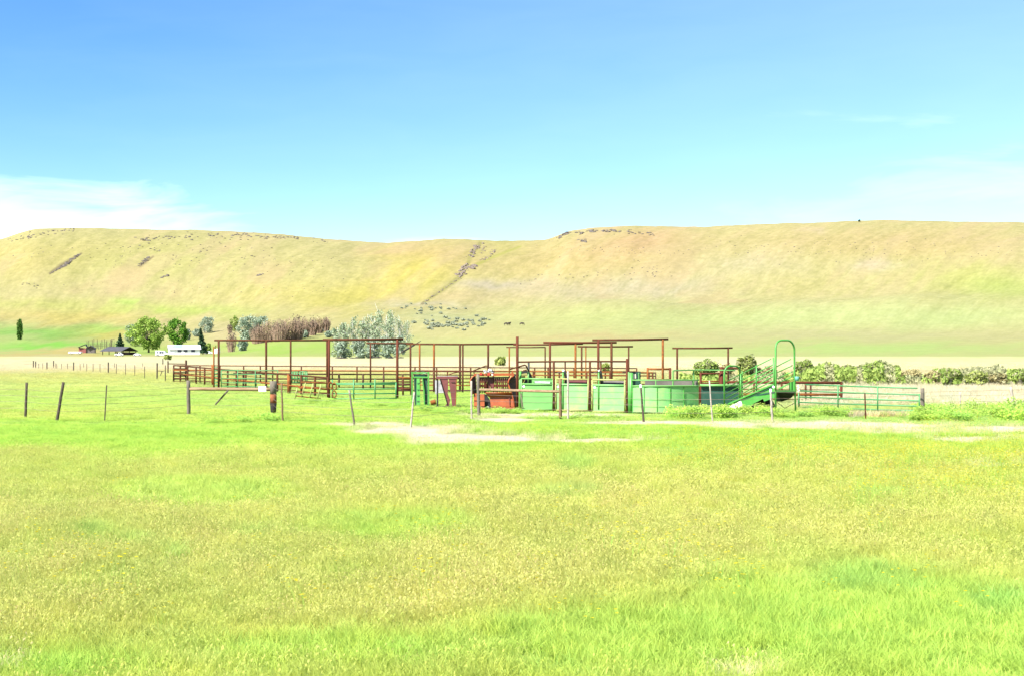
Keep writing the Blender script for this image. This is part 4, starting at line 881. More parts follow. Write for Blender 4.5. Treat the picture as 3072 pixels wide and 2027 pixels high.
def broadleaf(name, label, px, py, wpx, hpx, mat, nleaf=2600, leaf=.45, nl=12, d=None, cat='tree', group=None, trunk='bark', low=.12, base_h=.05, shape='round', lobe=.27, mat2=None, ntwig=0, twig='twig_pale'):
    b = find(px, py) if d is None else gp(px, py)
    d = b.y; W = wpx / F * d; H = hpx / F * d
    e = thing(name, label, cat, b, group)
    lb = []
    for i in range(nl):
        t = (i + .5) / nl; h = low + (1 - low - .12) * t
        if shape == 'round': rad = math.sin(PI * min(max((h - low * .5) / (1.02 - low * .5), .05), .98)) ** .7
        elif shape == 'vase': rad = .45 + .55 * h
        else: rad = (1 - h) * .9 + .1
        th = i * 2.4 + rng.uniform(-.4, .4); rr = rad * (.5 - lobe * .42) * W * rng.uniform(.5, 1.15)
        s = lobe * rng.uniform(.75, 1.25)
        lb.append((b.x + rr * math.cos(th), b.y + rr * math.sin(th), b.z + h * H, s * W * .62, s * W * .62, max(s * H * .6, .1)))
    # top lobes reach the full height
    lb.append((b.x + W * rng.uniform(-.1, .1), b.y, b.z + H * .9, lobe * W * .5, lobe * W * .5, H * .12))
    if trunk:
        m = MB(); r0 = max(.03 * H, .05)
        m.tube([b - Vector((0, 0, .3)), b + Vector((0, 0, H * .25)), b + Vector((W * .03, 0, H * .5))], [r0, r0 * .75, r0 * .45], 8)
        for l in lb[::2]:
            s0 = b + Vector((0, 0, H * rng.uniform(.12, .4))); p = Vector(l[:3]); mid = s0.lerp(p, .5) + Vector((0, 0, H * .04)); m.tube([s0, mid, p], [r0 * .45, r0 * .3, r0 * .1], 6)
        m.build('trunk', trunk, e, smooth=True)
    card_mesh('crown', lobes_points(lb, nleaf), leaf, mat, e)
    if mat2: card_mesh('crown', lobes_points(lb[nl // 2:], nleaf // 3), leaf, mat2, e)
    if ntwig: twigs(e, b, W, H, ntwig, twig)
    return e
def twigs(e, b, W, H, n, mat, th=None, fan=.5):
    m = MB(); th = th or .0035 * H
    for i in range(n):
        a = rng.uniform(0, 2 * PI); r = W * .5 * math.sqrt(rng.random()); h = H * (rng.uniform(.6, 1.0)) * (1 - .35 * (r / (W * .5)) ** 2)
        p0 = b + Vector((r * .55 * math.cos(a), r * .55 * math.sin(a), -.1)); p2 = b + Vector((r * math.cos(a) + rng.uniform(-.04, .04) * W, r * math.sin(a), h))
        p1 = p0.lerp(p2, .5) + Vector((rng.uniform(-.03, .03) * W, 0, 0)); m.tube([p0, p1, p2], [th * 1.8, th * 1.2, th * .5], 3, close=False)
        for k in range(3):
            s0 = p1.lerp(p2, rng.uniform(.0, .8)); s1 = s0 + Vector((rng.uniform(-.1, .1) * W, rng.uniform(-.1, .1) * W, rng.uniform(.05, .16) * H)); m.tube([s0, s1], [th * .9, th * .4], 3, close=False)
    return m.build('branches', mat, e)
def conifer(label, px, py, wpx, hpx, mat='leaf_dark', lean=0):
    b = find(px, py); d = b.y; W = wpx / F * d; H = hpx / F * d; e = thing('conifer_tree', label, 'tree', b, 'conifers of the farmstead')
    MB().tube([b - Vector((0, 0, .3)), b + Vector((lean * H * .5, 0, H * .5)), b + Vector((lean * H, 0, H))], [.02 * H, .013 * H, .003 * H], 7).build('trunk', 'bark', e)
    n = 1500; h = rng.random(n) ** 1.25; lay = np.floor(h * 11) / 11; r = (1 - h) * W * .5 * (.55 + .45 * rng.random(n)) * (.75 + .25 * np.sin(lay * 40)); a = rng.uniform(0, 2 * PI, n)
    c = np.stack([b.x + r * np.cos(a) + lean * H * h, b.y + r * np.sin(a), b.z + H * (.08 + .92 * h) - r * .12], 1)
    card_mesh('crown', c, .42, mat, e, 1.9)
    return e
broadleaf('poplar_tree', 'lone dark slim poplar with a broken top on the far left slope', 59, 1019, 17, 60, 'leaf_poplar', 1500, .55, 12, shape='round', lobe=.42, low=.10)
broadleaf('cottonwood_tree', 'largest yellow green cottonwood with an open crown behind the open shed', 446, 1057, 122, 108, 'leaf_yellow', 4200, .55, 26, lobe=.20, low=.14)
broadleaf('cottonwood_tree', 'denser dark green tree between the big cottonwood and the white house', 530, 1040, 76, 84, 'leaf_green', 3200, .55, 19, lobe=.24, low=.12)
broadleaf('willow_tree', 'pale soft green willow at the left foot of the big cottonwood', 405, 1038, 66, 62, 'leaf_pale', 2000, .5, 10, lobe=.3, mat2='leaf_yellow')
conifer('dark conifer behind the open shed roof', 360, 1043, 34, 42)
conifer('dark spruce with a long thin top beside the white house', 609, 1062, 40, 76, lean=-.10)
broadleaf('round_shrub', 'olive green bush on the right flank of the spruce', 624, 1060, 18, 30, 'leaf_olive', 600, .45, 6, lobe=.35, cat='shrub')
SIL = [('large round silver green shrub above the spruce on the slope', 622, 999, 46, 48), ('small silver green shrub left of the large round one', 590, 1010, 28, 24), ('silver shrub right of the dark green tree', 563, 1020, 22, 32),
       ('pale silver bush peeking out behind the cottonwood on its left', 401, 1000, 34, 26), ('broad silver green willow at the left of the brown thicket', 742, 1024, 66, 76), ('second silver green willow behind the left end of the brown thicket', 780, 1010, 52, 60),
       ('low silver green bush under the left end of the long overhead bar', 728, 1052, 36, 36), ('small grey sage bush at the foot of the brown thicket', 905, 1014, 40, 24), ('grey green bush on the hillock below the thicket right end', 985, 1012, 26, 18)]
for lab, px, py, w_, h_ in SIL: broadleaf('silver_shrub', lab, px, py, w_, h_, 'leaf_silver', int(500 + w_ * h_ * .35), .5, 9, lobe=.32, low=.1, cat='shrub', group='silver green shrubs on the lower slope', ntwig=14)
broadleaf('olive_tree_bush', 'yellow olive bush behind the broad silver willow', 704, 994, 28, 46, 'leaf_olive', 700, .5, 7, lobe=.35, cat='shrub')
for lab, px, py, w_, h_ in (('reddish brown bare bush left of the silver willow', 694, 1055, 36, 64), ('dark round brown bush above the reddish bare bush', 690, 1000, 20, 30)):
    b = find(px, py); e = thing('bare_bush', lab, 'shrub', b, 'bare brown bushes'); twigs(e, b, w_ / F * b.y, h_ / F * b.y, 90, 'twig_brown')
    card_mesh('dry_leaves', lobes_points([(b.x, b.y, b.z + .55*h_/F*b.y, .42*w_/F*b.y, .42*w_/F*b.y, .42*h_/F*b.y)], 220), .4, 'brush_dark', e)
for i, (px, py, w_, h_) in enumerate(((775,1030,48,62), (806,1026,46,72), (838,1024,46,74), (868,1020,44,72), (893,1018,40,78), (916,1012,30,64), (938,1006,28,58), (958,1000,26,52), (978,994,24,46))):
    b = find(px, py); e = thing('bare_willow', ('tallest' if i == 4 else 'bare') + ' brown willow in the leafless thicket behind the leftmost overhead frame' , 'willow', b, 'bare brown willows of the thicket'); s_ = F / b.y
    twigs(e, b, w_ / s_ * 1.25, h_ / s_, 150, 'twig_brown', .05)
    card_mesh('dry_leaves', lobes_points([(b.x, b.y, b.z + .55*h_/s_, .5*w_/s_, .5*w_/s_, .4*h_/s_)], 330), .42, 'leaf_tan' if i % 2 else 'brush_dark', e)
# pale aspen grove
ASP = [(1012,1070,44,92,.2), (1035,1072,46,110,.5), (1060,1066,46,120,1), (1085,1070,44,112,.4), (1104,1064,46,128,1), (1125,1070,46,122,.6), (1140,1062,48,140,1), (1162,1066,46,128,.7), (1178,1060,46,136,1), (1200,1056,44,112,.5), (1220,1048,44,92,.4), (1075,1074,50,58,.2), (1118,1074,52,60,.2), (1160,1074,54,66,.2), (1196,1068,42,62,.2), (1022,1074,40,50,.2)]
for i, (px, py, w_, h_, tr) in enumerate(ASP):
    b = gp(px, py) if py > 1069 else find(px, max(py, 1040)); s_ = F / b.y; W, H = w_ / s_, h_ / s_
    low_ = h_ < 70
    e = thing('aspen_tree', 'low leafy grey green sapling at the foot of the pale aspen grove' if low_ else 'tall pale aspen with white stem in the silvery grove', 'tree', b, 'saplings of the aspen grove' if low_ else 'tall aspens of the grove')
    m = MB(); top = b + Vector((rng.uniform(-.08, .08) * W, 0, H * .95)); m.tube([b - Vector((0, 0, .3)), b.lerp(top, .5) + Vector((rng.uniform(-.04, .04) * W, 0, 0)), top], [.13, .09, .03], 7)
    for k in range(9):
        s0 = b.lerp(top, rng.uniform(.25, .85)); m.tube([s0, s0 + Vector((rng.uniform(-.4, .4) * W, rng.uniform(-.4, .4) * W, rng.uniform(.1, .3) * H))], [.05, .015], 5)
    m.build('trunk', 'bark_white', e, smooth=True)
    lb = [(b.x + rng.uniform(-.26, .26) * W, b.y + rng.uniform(-.26, .26) * W, b.z + H * t, W * .26, W * .26, H * .13) for t in np.linspace(.12, .9 if low_ else .84, 9)]
    card_mesh('crown', lobes_points(lb, 900 if low_ else 760), .30, 'leaf_silver' if low_ else 'leaf_pale', e)
    if not low_: twigs(e, b + Vector((0, 0, H * .3)), W, H * .7, 26, 'twig_pale', .011)
m = MB()
for i in range(26): g = gp(rng.uniform(1005, 1220), rng.uniform(1071, 1075)); m.lump(g, .5, i, (1.4, .8, .5))
m.build('undergrowth', 'brush_dark', None, kind='stuff')
o = MB().tube([at(1205, 1056, 292), at(1240, 1036, 300), at(1262, 1022, 302)], [.22, .16, .06], 7).build('fallen_trunk', 'bark', None); tag(o, 'dark fallen trunk leaning out of the grove to the right', 'fallen tree'); recenter(o, at(1205, 1060, 292))
# bushes of the creek line on the right
CR = [('bright green bush left of the loading chute, behind the sorting gate', 2116, 1148, 84, 70, 'leaf_olive', 1500), ('tall yellow green bush behind the rails of the loading chute', 2242, 1148, 60, 80, 'leaf_lime', 1400), ('loose yellow bush between the two green bushes behind the chute', 2182, 1146, 40, 56, 'leaf_tan', 600),
      ('green bush just right of the tall arch', 2418, 1150, 60, 70, 'leaf_olive', 1400), ('low tan brush behind the right arch leg', 2300, 1148, 60, 50, 'leaf_tan', 700), ('pale olive bush between the arch bush and the big dark bush', 2480, 1150, 56, 60, 'leaf_lime', 900), ('second pale olive bush against the big dark bush', 2540, 1150, 56, 54, 'leaf_lime', 900),
      ('biggest dark green bush above the middle of the long tube gate', 2636, 1152, 108, 66, 'leaf_olive', 2200), ('brownish bush above the right end of the tube gate', 2735, 1153, 80, 44, 'leaf_tan', 900), ('green bush amid pale brush in the right part of the creek line', 2856, 1163, 66, 56, 'leaf_olive', 1000),
      ('green and tan bush right of the last green bush', 2930, 1162, 80, 48, 'leaf_lime', 1000), ('pale grey bush behind the creek line near the right edge', 2990, 1158, 70, 40, 'leaf_tan', 700), ('green bush cut by the right edge of the photo', 3064, 1160, 60, 52, 'leaf_olive', 900), ('pale dry bush left of the brownish one and taller', 2800, 1158, 60, 46, 'leaf_tan', 600)]
for lab, px, py, w_, h_, mt, n in CR: broadleaf('creek_bush', lab, px, py, w_, h_, mt, n * 2, .13, 12, d=1, cat='bush', group='bushes of the creek line', lobe=.3, low=.18, ntwig=30, mat2='creek_twigs' if mt != 'leaf_tan' else None, twig='twig_pale')
cp, cp2 = [], []
for i in range(9500):
    px = rng.uniform(2040, 3090); py = rng.uniform(1143, 1160); hgt = 1.15 * (.35 + 1.25 * float(fbm(px / 46., 1.7, 2))) * (0.55 if 2700 < px < 2800 or px < 2380 else 1); g = gp(px, py)
    (cp if float(vnoise(px / 30., 4.2, 3)) < .55 else cp2).append((g.x, g.y, hgt * rng.random() ** .6))
o = card_mesh('creek_brush', np.array(cp), .15, 'creek_twigs'); o['kind'] = 'stuff'
o = card_mesh('creek_brush', np.array(cp2), .17, 'leaf_olive'); o['kind'] = 'stuff'
broadleaf('round_shrub', 'pale yellow bush beyond the corral behind the tall red post', 1502, 1098, 34, 26, 'leaf_lime', 700, .3, 6, d=1, lobe=.35, cat='shrub')
broadleaf('round_shrub', 'yellow green bush seen over the third alley panel', 1818, 1118, 30, 28, 'leaf_lime', 600, .2, 6, d=1, lobe=.35, cat='shrub')
broadleaf('round_shrub', 'small lime bush by the left end of the corral', 503, 1079, 26, 16, 'leaf_lime', 400, .25, 5, d=1, lobe=.35, cat='shrub')
broadleaf('round_shrub', 'tiny dark bush alone on the right hill crest', 2578, 666, 7, 6, 'leaf_dark', 200, .8, 4, lobe=.4, cat='shrub')
# sagebrush dotted over the slope right of the grove
sg = MB(); proto = None; R = random.Random(5)
SP = [(R.gauss(1285, 55), R.gauss(928, 6)) for _ in range(26)] + [(R.gauss(1348, 42), R.gauss(974, 8)) for _ in range(34)] + [(R.gauss(1425, 22), R.gauss(962, 8)) for _ in range(14)] + [(R.uniform(1240, 1400), R.uniform(945, 990)) for _ in range(14)] + [(R.gauss(965, 35), R.gauss(1000, 6)) for _ in range(10)]
for i, (px, py) in enumerate(SP):
    b = find(px, py); s = R.uniform(.6, 1.35)
    if proto is None:
        lb = [(b.x + dx, b.y, b.z + .5, .8, .8, .55) for dx in (-.5, 0, .5)]; proto = card_mesh('sagebrush', lobes_points(lb, 160), .42, 'leaf_sage', None); recenter(proto, b); o = proto
    else: o = dup(proto, b, rotz=R.uniform(0, 6.28), scale=s)
    tag(o, 'small grey sagebrush dotted on the slope right of the aspen grove', 'sagebrush', 'sagebrush of the slope')

# ================================================================== brush and rock on the hills (too many to count)
def lumps_on(name, spots, mat, sq=(1.3, 1, .6)):
    m = MB()
    for i, (px, py, r) in enumerate(spots): b = find(px, py); m.lump(b + Vector((0, 0, r * .1)), r, i, sq)
    return m.build(name, mat, None, kind='stuff')
R = random.Random(11); sp = []
def along(pts, n, w, r0, r1):
    for _ in range(n):
        k = R.randrange(len(pts) - 1); t = R.random(); x = pts[k][0] + (pts[k+1][0] - pts[k][0]) * t; y = pts[k][1] + (pts[k+1][1] - pts[k][1]) * t
        sp.append((x + R.gauss(0, w), y + R.gauss(0, w * .6), R.uniform(r0, r1)))
along([(1437,735), (1425,750), (1412,772)], 70, 6, .45, 1.4); along([(1400,798), (1390,815), (1378,832)], 80, 6.5, .45, 1.4); along([(1378,836), (1340,862), (1300,890), (1262,915)], 60, 1.8, .3, .7); along([(1422,798), (1418,804)], 12, 4, 1.2, 2.0)
along([(1490,752), (1465,770), (1445,782)], 40, 4, .4, 1.0); along([(1455,740), (1446,760)], 18, 3, .4, 1.0)
lumps_on('draw_brush', sp, 'draw_scrub', (1.2, 1.2, .8)); sp = []
along([(238,764), (205,790), (182,804)], 60, 3, .5, 1.4); along([(182,804), (150,822)], 24, 2, .4, 1.0); along([(450,770), (420,796)], 44, 3.5, .4, 1.1); along([(505,828), (480,835)], 12, 2, .8, 1.3); along([(790,824), (770,828)], 8, 2, .8, 1.3)
along([(420,720), (640,708), (900,716)], 90, 8, .5, 1.5); along([(30,720), (120,700), (230,690)], 60, 10, .4, 1.2); along([(300,740), (600,745), (800,760)], 50, 20, .4, 1.1); along([(60,850), (120,860)], 10, 6, .5, 1.0); along([(700,700), (1000,728)], 40, 5, .5, 1.3)
along([(1672,716), (1700,701), (1780,696), (1850,694)], 60, 3.5, .8, 2.0); along([(1850,696), (1960,702)], 24, 8, .6, 1.6); along([(1740,720), (1760,730)], 12, 4, .8, 1.4); along([(1560,850), (1900,810), (2000,830)], 60, 22, .3, .8); along([(2100,750), (3000,760)], 140, 34, .25, .7); along([(1650,740), (2060,760)], 60, 22, .25, .7); along([(50,760), (1000,800)], 120, 30, .25, .7); along([(150,860), (1100,880)], 40, 25, .25, .55)
lumps_on('scattered_rocks', sp, 'basalt')

# ================================================================== farmstead
def frame_(px, py, yaw, d=None):
    b = find(px, py); c, s = math.cos(yaw), math.sin(yaw)
    return b, (lambda x, y, z: Vector((b.x + x * c - y * s, b.y + x * s + y * c, b.z + z)))
def gabled(e, P, l, w, h, r, wall, roof, over=.35, ridge='x', wallsplit=None):
    """gabled block: l along x, w deep, eaves h, ridge r"""
    X, Y = l / 2, w / 2
    m = MB()
    m.add([P(-X,-Y,-.8), P(X,-Y,-.8), P(X,Y,-.8), P(-X,Y,-.8), P(-X,-Y,h), P(X,-Y,h), P(X,Y,h), P(-X,Y,h)] + ([P(-X,0,r), P(X,0,r)] if ridge == 'x' else [P(0,-Y,r), P(0,Y,r)]),
          [(0,1,5,4),(2,3,7,6)] + ([(1,2,6,9,5),(3,0,4,8,7)] if ridge == 'x' else [(1,2,6,5),(3,0,4,7),(4,5,8),(6,7,9)]))
    if ridge != 'x': m.f = m.f[1:] if False else m.f
    wl = m.build('wall', wall, e)
    m = MB(); t = .15; k = (r - h) / (Y if ridge == 'x' else X); o = over
    if ridge == 'x':
        m.plate([P(-X-o,-Y-o,h-k*o+.03), P(X+o,-Y-o,h-k*o+.03), P(X+o,0,r+.03), P(-X-o,0,r+.03)], (0,0,t)); m.plate([P(-X-o,Y+o,h-k*o+.03), P(X+o,Y+o,h-k*o+.03), P(X+o,0,r+.031), P(-X-o,0,r+.031)], (0,0,t))
    else:
        m.plate([P(-X-o,-Y-o,h-k*o+.03), P(-X-o,Y+o,h-k*o+.03), P(0,Y+o,r+.03), P(0,-Y-o,r+.03)], (0,0,t)); m.plate([P(X+o,-Y-o,h-k*o+.03), P(X+o,Y+o,h-k*o+.03), P(0,Y+o,r+.031), P(0,-Y-o,r+.031)], (0,0,t))
    rf = m.build('roof', roof, e); return wl, rf
b, P = frame_(552, 1063, math.radians(17)); u = b.y / F
e = thing('farm_house', 'long white house with a pale metal roof beside the spruce', 'house', b)
Lh = 88 * u; wl, rf = gabled(e, P, Lh, 6.5, 16 * u, 27 * u, 'white_paint', 'roof_metal')
m = MB(); X, Y = Lh / 2, 3.25; z = lambda y: 16*u + (27*u - 16*u) * (1 - abs(y) / Y) + .22
m.plate([P(-X+.6,-Y+.7,z(-Y+.7)), P(-X+3.4,-Y+.7,z(-Y+.7)), P(-X+3.9,-.5,z(-.5)), P(-X+1.4,-.5,z(-.5))], (0,0,.05)); m.build('blue_roof_patch', 'roof_blue', rf)  # bluish left part of the roof, laid on as a thin plate
for x in (-X*.35, X*.05, X*.55): MB().box(P(x,-Y-.03,11.5*u), (1.1,.06,.7), Matrix.Rotation(math.radians(17),3,'Z')).build('window', 'glass_dark', wl)
MB().box(P(X+.03,.4,9*u), (.06,.9,.9), Matrix.Rotation(math.radians(17),3,'Z')).build('window', 'glass_dark', wl)
for x in (-X*.8, -X*.1): MB().box(P(x,-Y-.03,7*u), (.9,.06,2.0), Matrix.Rotation(math.radians(17),3,'Z')).build('door', 'white_paint', wl)
b, P = frame_(262, 1058, math.radians(12)); u = b.y / F
e = thing('barn', 'old barn, faded red on its left and grey on its right, under dark twin gables', 'barn', b)
X = 46 * u
o1 = MB().add([P(-X*.5,-2.5,-.5), P(-X*.05,-2.5,-.5), P(-X*.05,-2.5,13*u), P(-X*.5,-2.5,16*u), P(-X*.5,2.5,-.5), P(-X*.05,2.5,-.5), P(-X*.05,2.5,13*u), P(-X*.5,2.5,16*u)], [(0,1,2,3),(4,7,6,5),(0,3,7,4),(1,5,6,2),(3,2,6,7)]).build('wall', 'barn_red', e, label='faded red left wall')
MB().add([P(-X*.048,-2.2,-.5), P(X*.5,-2.2,-.5), P(X*.5,-2.2,15*u), P(X*.25,-2.2,19*u), P(-X*.048,-2.2,15*u), P(-X*.048,2.5,-.5), P(X*.5,2.5,-.5), P(X*.5,2.5,15*u), P(X*.25,2.5,19*u), P(-X*.048,2.5,15*u)], [(0,1,2,3,4),(9,8,7,6,5),(1,6,7,2),(0,4,9,5)]).build('wall', 'barn_grey', e)
m = MB(); m.plate([P(-X*.55,-3,16*u), P(-X*.1,-3,25*u), P(-X*.1,3,25*u), P(-X*.55,3,16*u)], (0,0,.12)); m.plate([P(-X*.1,-3,25*u), P(X*.03,-3,15*u), P(X*.03,3,15*u), P(-X*.1,3,25*u)], (0,0,.12)); m.build('roof', 'roof_dark', e)
m = MB(); m.plate([P(0,-2.8,15*u), P(X*.25,-2.8,21*u), P(X*.25,3,21*u), P(0,3,15*u)], (0,0,.12)); m.plate([P(X*.25,-2.8,21*u), P(X*.54,-2.8,12.5*u), P(X*.54,3,12.5*u), P(X*.25,3,21*u)], (0,0,.12)); m.build('roof', 'roof_dark', e)
b, P = frame_(358, 1064, math.radians(-20)); u = b.y / F
e = thing('open_shed', 'open sided shed on poles with a wide dark gabled roof', 'shed', b)
X, Y = 34*u, 3.2; h, r = 13*u, 23*u
m = MB(); m.plate([P(-X-.5,-Y-.6,h-.2), P(X+.3,-Y-.6,h-.2), P(X+.3,0,r), P(-X-.5,0,r)], (0,0,.14)); m.plate([P(-X-.5,Y+.6,h-.2), P(X+.3,Y+.6,h-.2), P(X+.3,0,r), P(-X-.5,0,r)], (0,0,.14)); m.build('roof', 'roof_dark', e)
for x in (-X, -X*.33, X*.33, X):
    for y in (-Y, Y): MB().tube([P(x,y,-.4), P(x,y,h)], .11, 7).build('post', 'wood_dark', e)
MB().plate([P(-X,Y-.1,-.4), P(X,Y-.1,-.4), P(X,Y-.1,h*.62), P(-X,Y-.1,h*.62)], (0,.08,0)).build('back_wall', 'brown_board', e)
MB().box(P(X*.75,-1,h*.33), (X*.55, 2.2, h*.68), Matrix.Rotation(math.radians(-20),3,'Z')).build('stall_wall', 'brown_board', e)
# vehicles
def vehicle(name, label, cat, px, py, wpx, hpx, prof, cab, mat, yaw=0, group='vehicles of the farmstead', k=0):
    b, P = frame_(px, py, yaw); b = b + Vector((0, -k, 0)); P = (lambda x, y, z, b=b, c=math.cos(yaw), s=math.sin(yaw): Vector((b.x + x*c - y*s, b.y + x*s + y*c, b.z + z)))
    L_ = wpx / F * b.y; H = hpx / F * b.y; W = min(2.0, L_ * .45); e = thing(name, label, cat, b, group)
    m = MB(); m.plate([P(x * L_, -W/2, z * H) for x, z in prof], P(0, W, 0) - P(0, 0, 0)); bd = m.build('body', mat, e)
    for (x0, x1, z0, z1) in cab: MB().plate([P(x0*L_, -W/2-.01, z0*H), P(x1*L_, -W/2-.01, z0*H), P(x1*L_*.98, -W/2-.01, z1*H), P(x0*L_*.98, -W/2-.01, z1*H)], (0,-.02,0)).build('window', 'glass_dark', bd)
    for x in (-.32, .32):
        for y in (-W/2, W/2-.2): c = P(x * L_, y, H * .14); w_ = MB().tube([c + Vector((0,-.03,0)), c + Vector((0,.2,0))], max(.17 * H, .28), 14).build('wheel', 'tyre', e); MB().tube([c + Vector((0,-.04,0)), c + Vector((0,-.02,0))], max(.08*H, .12), 10).build('rim', 'steel_grey', w_)
    return e
CAR = [(-.5,.2),(.5,.2),(.5,.5),(.42,.58),(.22,.62),(.12,.98),(-.22,1.0),(-.36,.64),(-.5,.58)]
PICK = [(-.5,.22),(.5,.22),(.5,.58),(.30,.62),(.20,1.0),(-.02,1.0),(-.06,.62),(-.5,.62)]
vehicle('pickup_truck', 'white pickup parked under the front of the open shed', 'pickup', 371, 1067, 24, 11, PICK, [(0,.20,.66,.92)], 'white_paint', k=4)
vehicle('parked_car', 'small white car right of the spruce', 'car', 626, 1061, 22, 9, CAR, [(-.2,.1,.66,.92)], 'white_paint')
vehicle('parked_car', 'pale car standing between the open shed and the camper', 'car', 412, 1067, 22, 8, CAR, [(-.2,.1,.66,.92)], 'white_paint')
vehicle('camper_van', 'white camper with a windowed front left of the white house', 'camper', 486, 1067, 36, 16, [(-.5,.15),(.5,.15),(.5,.45),(.36,.52),(.22,.95),(-.5,1.0)], [(-.18,.02,.45,.85),(.05,.2,.45,.85),(-.4,-.25,.5,.8)], 'white_paint')
vehicle('flat_trailer', 'long low white trailer left of the red barn', 'trailer', 226, 1061, 38, 7, [(-.5,.3),(.46,.3),(.5,.55),(.5,.95),(-.46,.95),(-.5,.6)], [], 'white_paint')
b, P = frame_(652, 1060, 0); u = b.y / F; e = thing('water_tank', 'white upright tank with a dark stand pipe right of the spruce', 'tank', b); MB().tube([P(0,0,-.2), P(0,0,13*u), P(0,0,15*u)], [8.5*u, 8.5*u, 5*u], 16).build('tank_body', 'white_paint', e, smooth=False); MB().tube([P(-2*u,-1.4,0), P(-2*u,-1.4,24*u)], .14, 7).build('stand_pipe', 'dark_pipe', e); MB().tube([P(6*u,-.2,13*u), P(6*u,-.2,19*u)], .3, 8).build('outlet', 'white_paint', e)
b, P = frame_(600, 1060, 0)
# pole pens behind the barn
R = random.Random(21)
for i in range(17):
    px = 262 + i * 5.0 + R.uniform(-1.5, 1.5); b = find(px, 1046 + R.uniform(-2, 2)); hh = R.uniform(1.9, 4.2)
    o = MB().tube([b - Vector((0,0,.3)), b + Vector((R.uniform(-.12,.12),0,hh))], [.13, .10], 6).build('pen_post', 'wood_dark', None); recenter(o, b); tag(o, 'upright dark pole of the old pens between the barn and the conifer', 'fence post', 'poles of the old pens')
for k, zz in enumerate((1.1, 1.9)):
    pts = [find(262 + i * 16, 1046) + Vector((0, 0, zz)) for i in range(6)]; o = MB().tube(pts, .07, 5).build('pen_rail', 'wood_grey', None); tag(o, ('lower', 'upper')[k] + ' long rail of the old pens behind the barn', 'rail', 'rails of the old pens'); recenter(o, pts[0])
o = thing('yard_light', 'thin pole with a crossarm between the pens and the conifer', 'pole', find(333, 1047)); b = o.location; MB().tube([b, b + Vector((.3, 0, 4.6))], .12, 6).build('pole', 'wood_dark', o); MB().tube([b + Vector((.2,0,4.3)), b + Vector((1.6,0,4.4))], .1, 6).build('crossarm', 'wood_dark', o)

# ================================================================== cattle grazing on the slope
def cow(label, px, py, yaw, grazing=True):
    b = find(px, py); e = bpy.data.meshes.new('cow')
    V = {'pel': (-.55,0,1.15), 'mid': (0,0,1.08), 'sho': (.6,0,1.12), 'nek': (.95,0,1.05 if grazing else 1.35), 'hed': (1.15,0,.55 if grazing else 1.5), 'muz': (1.3,0,.22 if grazing else 1.35), 'tai': (-.82,0,1.05), 'tip': (-.9,0,.45)}
    for s in (-1, 1):
        V[f'hk{s}'] = (-.62,.2*s,.75); V[f'hh{s}'] = (-.75,.2*s,.42); V[f'hf{s}'] = (-.68,.2*s,0); V[f'fk{s}'] = (.6,.19*s,.72); V[f'fm{s}'] = (.62,.19*s,.4); V[f'ff{s}'] = (.6,.19*s,0); V[f'er{s}'] = (1.02,.2*s,.68 if grazing else 1.6)
    ks = list(V); E = [('pel','mid'),('mid','sho'),('sho','nek'),('nek','hed'),('hed','muz'),('pel','tai'),('tai','tip')]
    for s in (-1, 1): E += [('pel',f'hk{s}'),(f'hk{s}',f'hh{s}'),(f'hh{s}',f'hf{s}'),('sho',f'fk{s}'),(f'fk{s}',f'fm{s}'),(f'fm{s}',f'ff{s}'),('hed',f'er{s}')]
    e.from_pydata([V[k] for k in ks], [(ks.index(a), ks.index(c)) for a, c in E], []); e.update()
    o = bpy.data.objects.new('cow', e); COL.objects.link(o); e.materials.append(M('hide_black'))
    o.modifiers.new('skin', 'SKIN'); RD = {'pel': .33, 'mid': .40, 'sho': .35, 'nek': .2, 'hed': .14, 'muz': .09, 'tai': .06, 'tip': .03}
    for i, k in enumerate(ks):
        r = RD.get(k, .16 if k[1] == 'k' else .08 if k[0] in 'hf' else .04); e.skin_vertices[0].data[i].radius = (r, r)
    e.skin_vertices[0].data[0].use_root = True
    sb = o.modifiers.new('sub', 'SUBSURF'); sb.levels = sb.render_levels = 1
    o.location = b; o.rotation_euler.z = yaw; o.scale = (1.1,) * 3; tag(o, label, 'cow', 'cattle grazing on the slope'); return o
cow('left cow of the close pair grazing on the slope', 1518, 977, .2); cow('right cow of the close pair, head up', 1526, 977, .5, False); cow('single dark cow grazing right of the pair on the slope', 1565, 977, .1)

# ================================================================== grass, weeds and flowers (too many to count)
KIT = bpy.data.collections.new('plant_kit')              # the plants that the meadow repeats
def kit(name, blades, mat):
    """blades: list of (polyline [(x,y,z)...], half width) -> flat bent strips with a 'tip' attribute"""
    vs, fs, tp = [], [], []
    for pts, hw, side in blades:
        n = len(pts); o = len(vs)
        for i, p in enumerate(pts):
            t = i / (n - 1); w_ = hw * (1 - t) ** .6 if i < n - 1 else 0
            if i == n - 1: vs.append(tuple(p)); tp.append(t)
            else: vs += [(p[0] - side[0]*w_, p[1] - side[1]*w_, p[2]), (p[0] + side[0]*w_, p[1] + side[1]*w_, p[2])]; tp += [t, t]
        for i in range(n - 2): fs.append((o + 2*i, o + 2*i + 1, o + 2*i + 3, o + 2*i + 2))
        fs.append((o + 2*(n-2), o + 2*(n-2) + 1, o + 2*(n-1)))
    me = bpy.data.meshes.new(name); me.from_pydata(vs, [], fs); me.update()
    a = me.attributes.new('tip', 'FLOAT', 'POINT'); a.data.foreach_set('value', np.array(tp, np.float32)); me.materials.append(mat)
    o = bpy.data.objects.new(name, me); KIT.objects.link(o); return o
